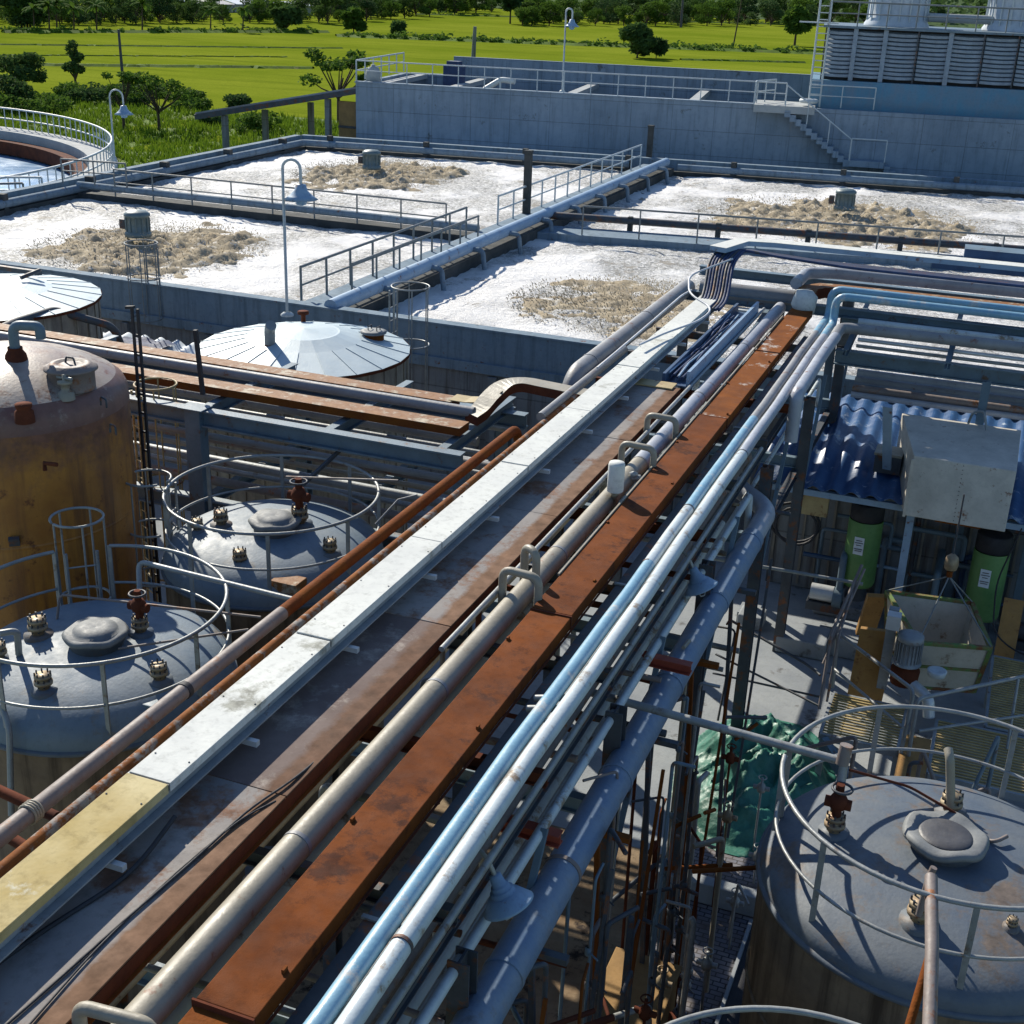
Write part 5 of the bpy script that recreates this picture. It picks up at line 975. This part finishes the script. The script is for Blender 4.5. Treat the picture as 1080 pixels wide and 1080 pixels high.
one('pipe', MB().tube([(-6.0, 26.55, 6.0), (-3.9, 26.6, 6.0)], .2, 16), 'pipe_grey', 'short fat grey pipe across the far end of the rack', 'pipe')
rows = [(25.6, 5.95, .07, 'pipe_white'), (Pz(1000, 362, 5.6).y, 5.6, .045, 'rail'), (Pz(1000, 370, 5.5).y, 5.5, .04, 'galv'), (Pz(1000, 377, 5.4).y, 5.4, .035, 'rail'), (Pz(1000, 406, 4.6).y, 4.6, .09, 'pipe_lav'), (Pz(1000, 414, 4.5).y, 4.5, .07, 'pipe_grey'), (Pz(1000, 423, 4.4).y, 4.4, .08, 'pipe_brown'), (Pz(1000, 430, 4.3).y, 4.3, .06, 'pipe_lav')]
for k, (y, z, r_, mt) in enumerate(rows): one('pipe', MB().tube([(-2.6, y, z), (10, y+.2, z)], r_, 12), mt, 'one of the level pipes below the right pipe bridge', 'pipe', 'pipes of the right bridge')
rf = thing('pipe_bridge_frame', 'blue steel frame of the right pipe bridge above the blue roof', 'steel frame', (1, 24.5, 0))
for y, z, h in ((26.4, 5.9, .2), (Pz(1000, 352, 5.75).y, 5.75, .2), (Pz(1000, 391, 5.1).y, 5.1, .3), (28.05, 6.1, .2)): MB().ibeam((-6.4 if y in (26.4, 28.05) else -3.0, y, z), (10, y+.2, z), .2, h).build('girder', 'steel_blue', rf)
for x in (-6.0, -4.6, -2.7, -.8, 1.2, 3.2): MB().ibeam((x, 25.0, 5.45), (x, 28.0, 5.75), .1, .14).build('cross_member', 'steel_blue', rf)
for x, y in ((-.05, 25.6), (1.25, 25.3), (-3.2, 26.9), (3.4, 25.6)): MB().ibeam((x, y, 0), (x, y, 5.1), .16, .16).build('column', 'steel_blue', rf)
MB().beam((-1.65, 23.4, 5.0), (-1.55, 24.3, 3.5), .16, .08).build('brace', 'steel_paleblue', rf)
for x in (-6.1, -4.5, -3.1): MB().box(x, x+.22, 26.9, 27.1, 5.0, 6.1).build('post', 'conc_stained', rf)
one('hose', MB().tube([V((-5.5, 20.2, 6.4)), V((-5.35, 21.2, 6.38)), V((-5.0, 22.3, 6.4)), V((-4.9, 22.9, 6.5)), V((-5.5, 23.4, 6.6)), V((-5.75, 24.3, 6.75)), V((-5.2, 25.6, 6.9))], .02, 8, bend=.3), 'cable_white', 'pale hose snaking over the far end of the white tray', 'hose')
one('hose', MB().tube([V((-5.9, 19.2, 6.2)), V((-5.85, 22.2, 6.3)), V((-5.9, 24.5, 6.3)), V((-5.95, 25.5, 6.2))], .02, 8, bend=.3), 'cable_white', 'thin pale hose beside the fat grey pipe at the far end', 'hose')
for k, (x, y, z) in enumerate(((-4.7, 27.2, 5.2), (-5.2, 26.0, 5.4))): one('junction_box', MB().box(x, x+.35, y, y+.25, z, z+.4), 'rail_far', ('grey junction box under the crossing of the rack', 'small grey box under the cables at the far end of the rack')[k], 'box', bevel=.01)
# ================================================================== RIGHT YARD
corr('blue_roof', -3.95, 3.6, 23.6, 27.9, 3.12, 3.75, 'roof_blue', 'glossy blue corrugated roof under the right pipe bridge', .36, .045, th=.012)
t = thing('pump_shed', 'dark open pump shed with stained wall under the blue roof', 'shed', (0, 25.5, 0))
MB().box(-3.8, 3.6, 25.75, 25.9, 0, 3.2).build('back_wall', 'conc_stained', t)
for k in range(25): x = -3.75+k*.3; MB().box(x, x+.05, 25.70, 25.749, .1, 3.2).build('wall_rib', 'silver_wall', t)
MB().box(-3.85, 3.6, 23.72, 23.82, 2.9, 3.02).build('eave_beam', 'steel_paleblue', t)
for x in (-3.75, -.95, 1.6): MB().box(x-.07, x+.07, 23.7, 23.84, .0, 2.899).build('post', 'steel_paleblue', t)
MB().box(-3.95, -3.55, 23.5, 24.0, 0, .25).build('post_base', 'conc_floor', t)
# white hood box on the roof edge
bx0, bx1, yb0, yb1 = -1.06, .72, 23.15, 25.55
t = thing('hood_box', 'large off-white sheet metal box hanging over the blue roof', 'box', (-.2, 24, 3))
m = MB().hexa([(bx0, yb0+.12, 3.0), (bx1, yb0+.12, 3.0), (bx1, yb1, 3.0), (bx0-.45, yb1, 3.0)], [(bx0, yb0+.3, 4.12), (bx1, yb0+.3, 4.12), (bx1, yb1, 4.25), (bx0-.45, yb1, 4.25)]); m.build('body', 'box_white', t, bevel=.015)
b = MB()
for k in range(14): z = 3.05+k*.078; yy = yb0+.12+.18*(z-3.0)/1.12; b.lathe((-.18, yy-.006, z), [(0, 0), (.008, .0), (.008, .012), (0, .012)], 6)
b.build('rivets', 'steel_dark', t)
MB().box(bx0-.02, bx0+.03, yb0+.1, yb0+.13, 2.98, 4.1).build('edge_trim', 'box_white', t)
MB().tube([(-.25, 25.4, 4.28), (-.2, 25.3, 4.55), (.0, 25.3, 4.6), (.1, 25.2, 4.25)], .025, 8, bend=.1).build('lifting_bow', 'rail', t)
MB().box(bx0-.75, bx0-.25, 24.4, 24.9, 3.35, 3.7).build('side_duct', 'steel_dark', t); MB().box(bx0-.77, bx0-.25, 24.38, 24.92, 3.701, 3.75).build('duct_top', 'pipe_tan', t)
MB().box(-.5, .3, yb0+.14, yb0+.2, 2.97, 2.999).build('bottom_trim', 'rust', t)
# green cylinders
def greencyl(x, y, z, label):
    t = thing('green_filter', label, 'filter', (x, y, z)); c = (x, y, z)
    MB().lathe(c, [(.2, 0), (.31, .03), (.335, .1), (.335, 1.42), (.33, 1.44)], 30).build('vessel', 'green_cyl', t); MB().lathe(c, [(.30, 1.441), (.325, 1.46), (.325, 1.78), (.3, 1.8), (0, 1.82)], 26).build('cap', 'black', t)
    a = R(-98); q = []
    for da in (-.28, .28):
        for z_ in (.78, 1.15): q.append((x+.352*math.cos(a+da), y+.352*math.sin(a+da)-.01, z+z_))
    MB().add([q[0], q[2], q[3], q[1]], [(0, 1, 2, 3)]).build('label_sheet', 'paper', t)
    m = MB(); 
    for k, (w_, z_) in enumerate(((.12, 1.08), (.16, 1.03), (.10, .98), (.16, .9), (.13, .86))): m.box(x+.338*math.cos(a)-w_/2, x+.338*math.cos(a)+w_/2, y-.364, y-.361, z+z_, z+z_+.015)
    m.build('label_print', 'steel_dark', t)
    MB().lathe(c, [(.22, -.3), (.2, 0)], 16).build('stand', 'steel_dark', t)
greencyl(Pz(909, 600, .85).x, 24.6, .85, 'green pressure cylinder with black top hanging left of the hood box')
greencyl(Pz(1036, 630, .85).x, 24.35, .75, 'green pressure cylinder with black top right of the hopper rope')
one('control_box', MB().box(-3.2, -2.55, 24.35, 24.5, 2.25, 2.75), 'yellow_steel', 'cream control box mounted below the left part of the blue roof', 'box', bevel=.01)
one('cable_coil', (lambda m: [m.tube([V((-3.2+.5*math.cos(a), 24.7, 1.9+.42*math.sin(a))) for a in [2*math.pi*i/24 for i in range(24)]], .03, 6, closed=True), m.tube([V((-3.15+.42*math.cos(a), 24.62, 1.85+.4*math.sin(a))) for a in [2*math.pi*i/24 for i in range(24)]], .03, 6, closed=True)][0])(MB()), 'black', 'coil of black hose on the left wall of the pump shed', 'coil')
one('cable', MB().tube([V((1.0, 23.6, 3.0)), V((.75, 23.5, 1.9)), V((.85, 23.2, 1.0)), V((1.4, 22.9, .8)), V((2.2, 22.8, 1.0))], .015, 6, bend=.3), 'black', 'black cable hanging down beside the right green cylinder', 'cable')
# pumps and plinths in the shed
for k, (x, y, w_, d_, h, lb) in enumerate(((-3.0, 22.6, .95, .8, .35, 'pale concrete plinth in front of the shed, left one'), (-2.05, 22.9, .8, .9, .4, 'pale concrete plinth in front of the shed, right one'), (-3.9, 23.3, .5, .5, .3, 'small concrete footing at the left shed post'), (-2.6, 24.6, 1.1, .9, .3, 'concrete plinth inside the shed against the wall'))):
    one('concrete_plinth', MB().box(x, x+w_, y, y+d_, .01, h), 'conc_floor', lb, 'plinth', bevel=.03)
rnd = random.Random(21)
for k, x in enumerate((-2.4, -.6, .2, 1.5)):
    y = 24.3; t = thing('pump', ('pump with grey motor standing left in the shed', 'dark pump in the shed left of the hopper', 'dark pump behind the hopper in the shed', 'dark pump at the right edge of the shed')[k], 'pump', (x, y, .3))
    MB().tube([(x-.25, y, .65), (x+.2, y, .65)], .17, 16).build('motor', ('galv', 'steel_dark', 'steel_navy', 'steel_dark')[k], t); MB().tube([(x+.2, y, .6), (x+.38, y, .6)], .21, 16).build('volute', 'steel_blue', t); MB().tube([(x+.3, y, .7), (x+.3, y, 1.5), (x+.3, 25.5, 1.5)], .07, 10, bend=.12).build('outlet', 'steel_blue', t); MB().box(x-.3, x+.4, y-.15, y+.15, .3, .48).build('base_frame', 'steel_dark', t)
for k in range(22):
    x = rnd.uniform(-3.5, 3); z = rnd.uniform(.6, 2.6); L = rnd.uniform(.4, 1.5)
    if k % 2: m = MB().tube([(x, 25.5, 0.1), (x, 25.5, z), (x+L*.6, 25.5, z)], rnd.uniform(.03, .07), 8, bend=.1)
    else: m = MB().tube([(x, 25.3, z), (x+L, 25.3, z), (x+L, 25.3, z-.5)], rnd.uniform(.025, .06), 8, bend=.1)
    one('wall_pipe', m, rnd.choice(('steel_navy', 'steel_blue', 'steel_dark', 'steel_paleblue')), 'one of the pipes on the dark wall inside the pump shed', 'pipe', 'pipes on the shed wall')
for k, (a, b) in enumerate((((925, 628, 1.6), (912, 668, .6)), ((1070, 632, 1.6), (1057, 700, .5)))):
    one('ochre_post', MB().beam(Pz(*a), Pz(*b), .35, .1), 'ochre', ('ochre steel plate leaning between the left cylinder and hopper', 'ochre steel plate leaning right of the right green cylinder')[k], 'post')
one('brown_panel', MB().hexa([Pz(893, 735, .6), Pz(930, 740, .6), Pz(930, 740, .6)+V((0, .1, 0)), Pz(893, 735, .6)+V((0, .1, 0))], [Pz(893, 735, .6)+V((.05, 0, 1.35)), Pz(930, 740, .6)+V((.05, 0, 1.35)), Pz(930, 740, .6)+V((.05, .1, 1.35)), Pz(893, 735, .6)+V((.05, .1, 1.35))]), 'ochre', 'brown rusty steel panel standing left of the motor', 'panel')
# platform
t = thing('steel_platform', 'low steel platform with tan open grating at the right edge', 'platform', (1, 19.8, 0))
def grate(x0, x1, y0, y1, z, along='x', par=t):
    m = MB()
    n = int((y1-y0)/.085)
    for k in range(n): y = y0+(k+.5)*(y1-y0)/n; m.box(x0+.02, x1-.02, y-.013, y+.013, z-.03, z-.004)
    k = x0+.3
    while k < x1: m.box(k-.01, k+.01, y0, y1, z-.045, z-.031); k += .45
    m.build('grating', 'grating', par)
    f_ = MB(); f_.beam((x0, y0, z-.06), (x1, y0, z-.06), .05, .12); f_.beam((x0, y1, z-.06), (x1, y1, z-.06), .05, .12); f_.beam((x0, y0+.025, z-.062), (x0, y1-.025, z-.062), .05, .12); f_.beam((x1, y0+.025, z-.062), (x1, y1-.025, z-.062), .05, .12); f_.build('edge_frame', 'galv_dull', par)
grate(-1.55, -.35, 18.35, 19.75, 1.0); grate(.15, 3.2, 17.9, 19.6, 1.0); grate(.9, 3.2, 19.7, 22.3, 1.0)
MB().box(-.32, .12, 17.6, 18.9, .96, 1.0).build('deck_plate', 'ochre', t)
for x, y in ((-1.5, 18.4), (-1.5, 19.7), (-.35, 18.4), (.2, 17.9), (3.1, 17.9), (.2, 19.6), (.95, 22.2), (3.1, 22.2)): MB().box(x-.05, x+.05, y-.05, y+.05, 0, .88).build('leg', 'galv_dull', t)
MB().beam((-1.5, 18.3, .9), (-.3, 17.3, .1), .12, .2).build('stringer', 'steel_blue', t)
def rail(label, paths, r_=.032, mt='rail'):
    t = thing('guard_rail', label, 'railing', Pz(*paths[0][0]))
    for k, p in enumerate(paths): MB().tube([Pz(*q) for q in p], r_ if k == 0 else r_*.8, 10, bend=.12).build('top_rail' if k == 0 else 'rail_bar', mt, t)
rail('tall sloping handrail left of the platform stair', [[(864, 748, 1.0), (877, 668, 2.1), (909, 596, 2.9)], [(872, 740, 1.0), (885, 670, 2.1), (903, 612, 2.7)], [(868, 700, 1.6), (912, 600, 2.9)]], .028, 'pipe_brown')
rail('looped guard rail in front of the hopper motor', [[(878, 725, 1.0), (884, 668, 2.05), (964, 728, 2.0), (950, 794, 1.0)], [(878, 704, 1.5), (953, 768, 1.5)]])
rail('guard rail along the right part of the platform', [[(958, 797, 1.0), (968, 737, 2.0), (1110, 707, 2.0)], [(969, 771, 1.5), (1110, 750, 1.5)], [(1074, 716, 2.0), (1062, 790, 1.0)]])
rail('black pipe frame on the floor left of the platform', [[(772, 655, 1.4), (850, 700, 1.2), (865, 712, 1.2)], [(755, 690, .9), (865, 745, .9)], [(752, 710, .5), (865, 735, .8)]], .025, 'steel_dark')
rail('dark pipe hoop on the floor behind the tarpaulin', [[(752, 660, 1.2), (776, 664, 1.3), (757, 760, .1)]], .02, 'black')
rail('wall side pipe rail across the shed front', [[(745, 588, 2.6), (830, 602, 2.6), (910, 616, 2.6)]], .03, 'rail')
# hopper
HC = [V((-1.07, 21.93, 2.0)), V((.38, 22.12, 2.0)), V((.77, 20.47, 2.0)), V((-.36, 20.15, 2.0))]
t = thing('hopper', 'open cream hopper with green frame hanging from a hook', 'hopper', (0, 21.1, 1.0)); cm = sum(HC, V((0, 0, 0)))/4
lo = [V((cm.x+(p.x-cm.x)*.86, cm.y+(p.y-cm.y)*.86, 1.12)) for p in HC]
inn = [V((cm.x+(p.x-cm.x)*.94, cm.y+(p.y-cm.y)*.94, 1.99)) for p in HC]; inl = [V((cm.x+(p.x-cm.x)*.80, cm.y+(p.y-cm.y)*.80, 1.2)) for p in HC]
m = MB().add(lo+HC, [(0, 1, 5, 4), (1, 2, 6, 5), (2, 3, 7, 6), (3, 0, 4, 7), (3, 2, 1, 0)]); m.add(inl+inn, [(4, 5, 1, 0), (5, 6, 2, 1), (6, 7, 3, 2), (7, 4, 0, 3), (0, 1, 2, 3)]); m.add(HC+inn, [(0, 1, 5, 4), (1, 2, 6, 5), (2, 3, 7, 6), (3, 0, 4, 7)])
m.build('bin', 'hopper_in', t)
f_ = MB()
for i in range(4):
    p, q = HC[i], HC[(i+1) % 4]; f_.beam(p+V((0, 0, .02)), q+V((0, 0, .02)), .07, .06); f_.beam(p.lerp(lo[i], .5)*1, q.lerp(lo[(i+1) % 4], .5), .05, .05); f_.beam(lo[i], lo[(i+1) % 4], .05, .05); f_.beam(p, lo[i], .07, .07)
f_.build('frame', 'green_frame', t)
hk = Py(1001, 608, 21.2)
t2 = thing('hook_block', 'hook block with slings holding up the hopper', 'hook', hk); m = MB()
for p in HC: m.tube([p+V((0, 0, .04)), hk], .013, 6)
m.build('slings', 'rail_dark', t2); MB().tube([hk, hk+V((0, 0, .1))], .05, 10).build('hook', 'rust', t2); MB().lathe(hk+V((0, 0, .1)), [(0, 0), (.1, .04), (.12, .14), (.1, .26), (.03, .32), (0, .32)], 14).build('block', 'brass', t2); MB().tube([hk+V((0, 0, .4)), hk+V((0, 0, 1.5))], .015, 6).build('hoist_chain', 'steel_dark', t2)
# motor
p = Pz(952, 722, 1.25); t = thing('agitator_motor', 'grey ribbed motor standing on a rusty gearbox before the hopper', 'motor', p)
MB().lathe(p, [(.1, 0), (.22, .05), (.24, .3), (.14, .36), (.14, .42)], 18).build('gearbox', 'rust_dark', t)
mo = MB().lathe(p+V((0, 0, .42)), [(.24, 0), (.24, .03), (.2, .05), (.2, .42), (.22, .43), (.21, .52), (.1, .56), (0, .565)], 28).build('motor_body', 'galv_dull', t)
m = MB()
for k in range(22): a = 2*math.pi*k/22; m.beam(p+V((.215*math.cos(a), .215*math.sin(a), .48)), p+V((.215*math.cos(a), .215*math.sin(a), .83)), .012, .03)
m.build('fins', 'galv_dull', mo); MB().box(p.x-.42, p.x-.2, p.y-.1, p.y+.12, p.z+1.0, p.z+1.25).build('terminal_box', 'galv', t); MB().tube([p+V((.15, -.1, .1)), p+V((.45, -.3, 0)), p+V((.5, -.35, -.3))], .1, 12, bend=.12).build('outlet', 'galv', t)
one('floodlight', MB().lathe(Pz(987, 715, 1.6), [(.05, 0), (.14, .05), (.16, .14), (.13, .15), (0, .1)], 18), 'rail_far', 'round silver lamp head in front of the hopper', 'lamp')
one('control_post', MB().box(Pz(945, 648, 2.2).x-.1, Pz(945, 648, 2.2).x+.06, 20.2, 20.35, 1.0, 2.5), 'galv_dull', 'grey steel post with control box left of the hopper', 'post')
# tarpaulin heap
def tz(x, y):
    u_ = (x+2.45)/1.15; v_ = (y-18.1)/1.9; q = u_*u_+v_*v_; b = max(0, 1-q**1.5)
    n = (1-abs(noise.noise(V((x*1.3+y*.6, y*.9, 3)))))**4*.7+(1-abs(noise.noise(V((x*2.6-y*1.4, y*2.2, 9)))))**5*.32+.10*(1-abs(noise.noise(V((x*7, y*6, 2)))))**4
    return .02+b*(.3+.5*n)*1.0 if q < 1.25 else -.05
gt = grid(-3.75, -1.2, 16.0, 20.1, .035, tz)
one('tarpaulin', gt, 'tarp', 'crumpled shiny green tarpaulin heaped on the yard floor', 'tarpaulin')
# pipe from rack to the right tank and standpipes on the tank
t = thing('bridging_pipe', 'grey pipe spanning from the rack to the lower right tank', 'pipe', Pz(619, 729, 5.0)); MB().tube([Pz(619, 729, 5.0), Pz(760, 768, 5.0), Pz(888, 803, 5.0)], .045, 12).build('pipe_body', 'rail', t); MB().tube([Pz(888, 806, 5.0), Pz(893, 786, 5.2)], .065, 12).build('end_cap', 'pipe_brown', t)
def stand(pts, r_, mt, lb, name='standpipe'): one(name, MB().tube([Pz(*p) for p in pts], r_, 12, bend=.08), mt, lb, 'pipe')
stand([(881, 872, 4.35), (884, 845, 4.65), (890, 806, 5.0)], .045, 'rail', 'standpipe rising from the rusty valve at the left of the lower right tank')
stand([(969, 965, 4.5), (980, 925, 4.9), (985, 915, 5.0)], .03, 'pipe_brown', 'short rusty stub pipe beside the front nozzle of the lower right tank')
stand([(982, 925, 5.0), (983, 1000, 4.9), (980, 1095, 4.7)], .055, 'pipe_brown', 'pinkish brown pipe running down the front of the lower right tank')
stand([(983, 1000, 4.9), (955, 1095, 4.5)], .035, 'rust', 'rusty thin pipe branching off at the front of the lower right tank')
stand([(1003, 855, 4.4), (1002, 800, 5.0), (1000, 790, 5.05)], .045, 'pipe_tan', 'standpipe at the back of the lower right tank')
stand([(896, 812, 4.95), (960, 830, 4.7), (1022, 866, 4.5)], .014, 'rust_dark', 'thin rusty pipe curving over the back of the lower right tank')
stand([(1035, 885, 4.32), (1050, 888, 4.4), (1062, 882, 4.4)], .02, 'pipe_brown', 'small curved lug right of the dark manhole')
# clutter on the floor behind the right tank
for k in range(12):
    x = rnd.uniform(-.9, 3); y = rnd.uniform(13.2, 17.2); m = MB().tube([(x, y, 0), (x, y, rnd.uniform(.8, 2.6)), (x+rnd.uniform(-.8, .8), y+rnd.uniform(-.5, .5), rnd.uniform(1, 2.6))], .03, 8, bend=.1)
    one('yard_pipe', m, rnd.choice(('steel_dark', 'steel_blue', 'pipe_brown')), 'one of the bent pipes between the lower right tank and the platform', 'pipe', 'pipes behind the right tank')
one('blue_duct', MB().beam((.2, 16.8, .6), (2.6, 16.2, .9), .3, .2), 'steel_navy', 'dark blue duct lying below the platform at the right edge', 'duct')
# supports for low pipe
for k, y in enumerate((6.4, 8.2, 10.0, 11.8, 13.7, 15.9)):
    m = MB().beam((-2.55, y, 0), (-2.78, y, 4.4), .05, .05); m.beam((-2.95, y, 4.38), (-2.45, y, 4.38), .08, .06); m.beam((-2.45, y+.1, 0.3), (-2.5, y+1.4, 4.3), .035, .035)
    one('pipe_support', m, ('rust', 'steel_dark')[k % 2], 'one of the rusty trestle supports below the low blue pipe', 'support', 'supports of the low blue pipe')
for o in bpy.data.objects:
    if '_o' in o: del o['_o']
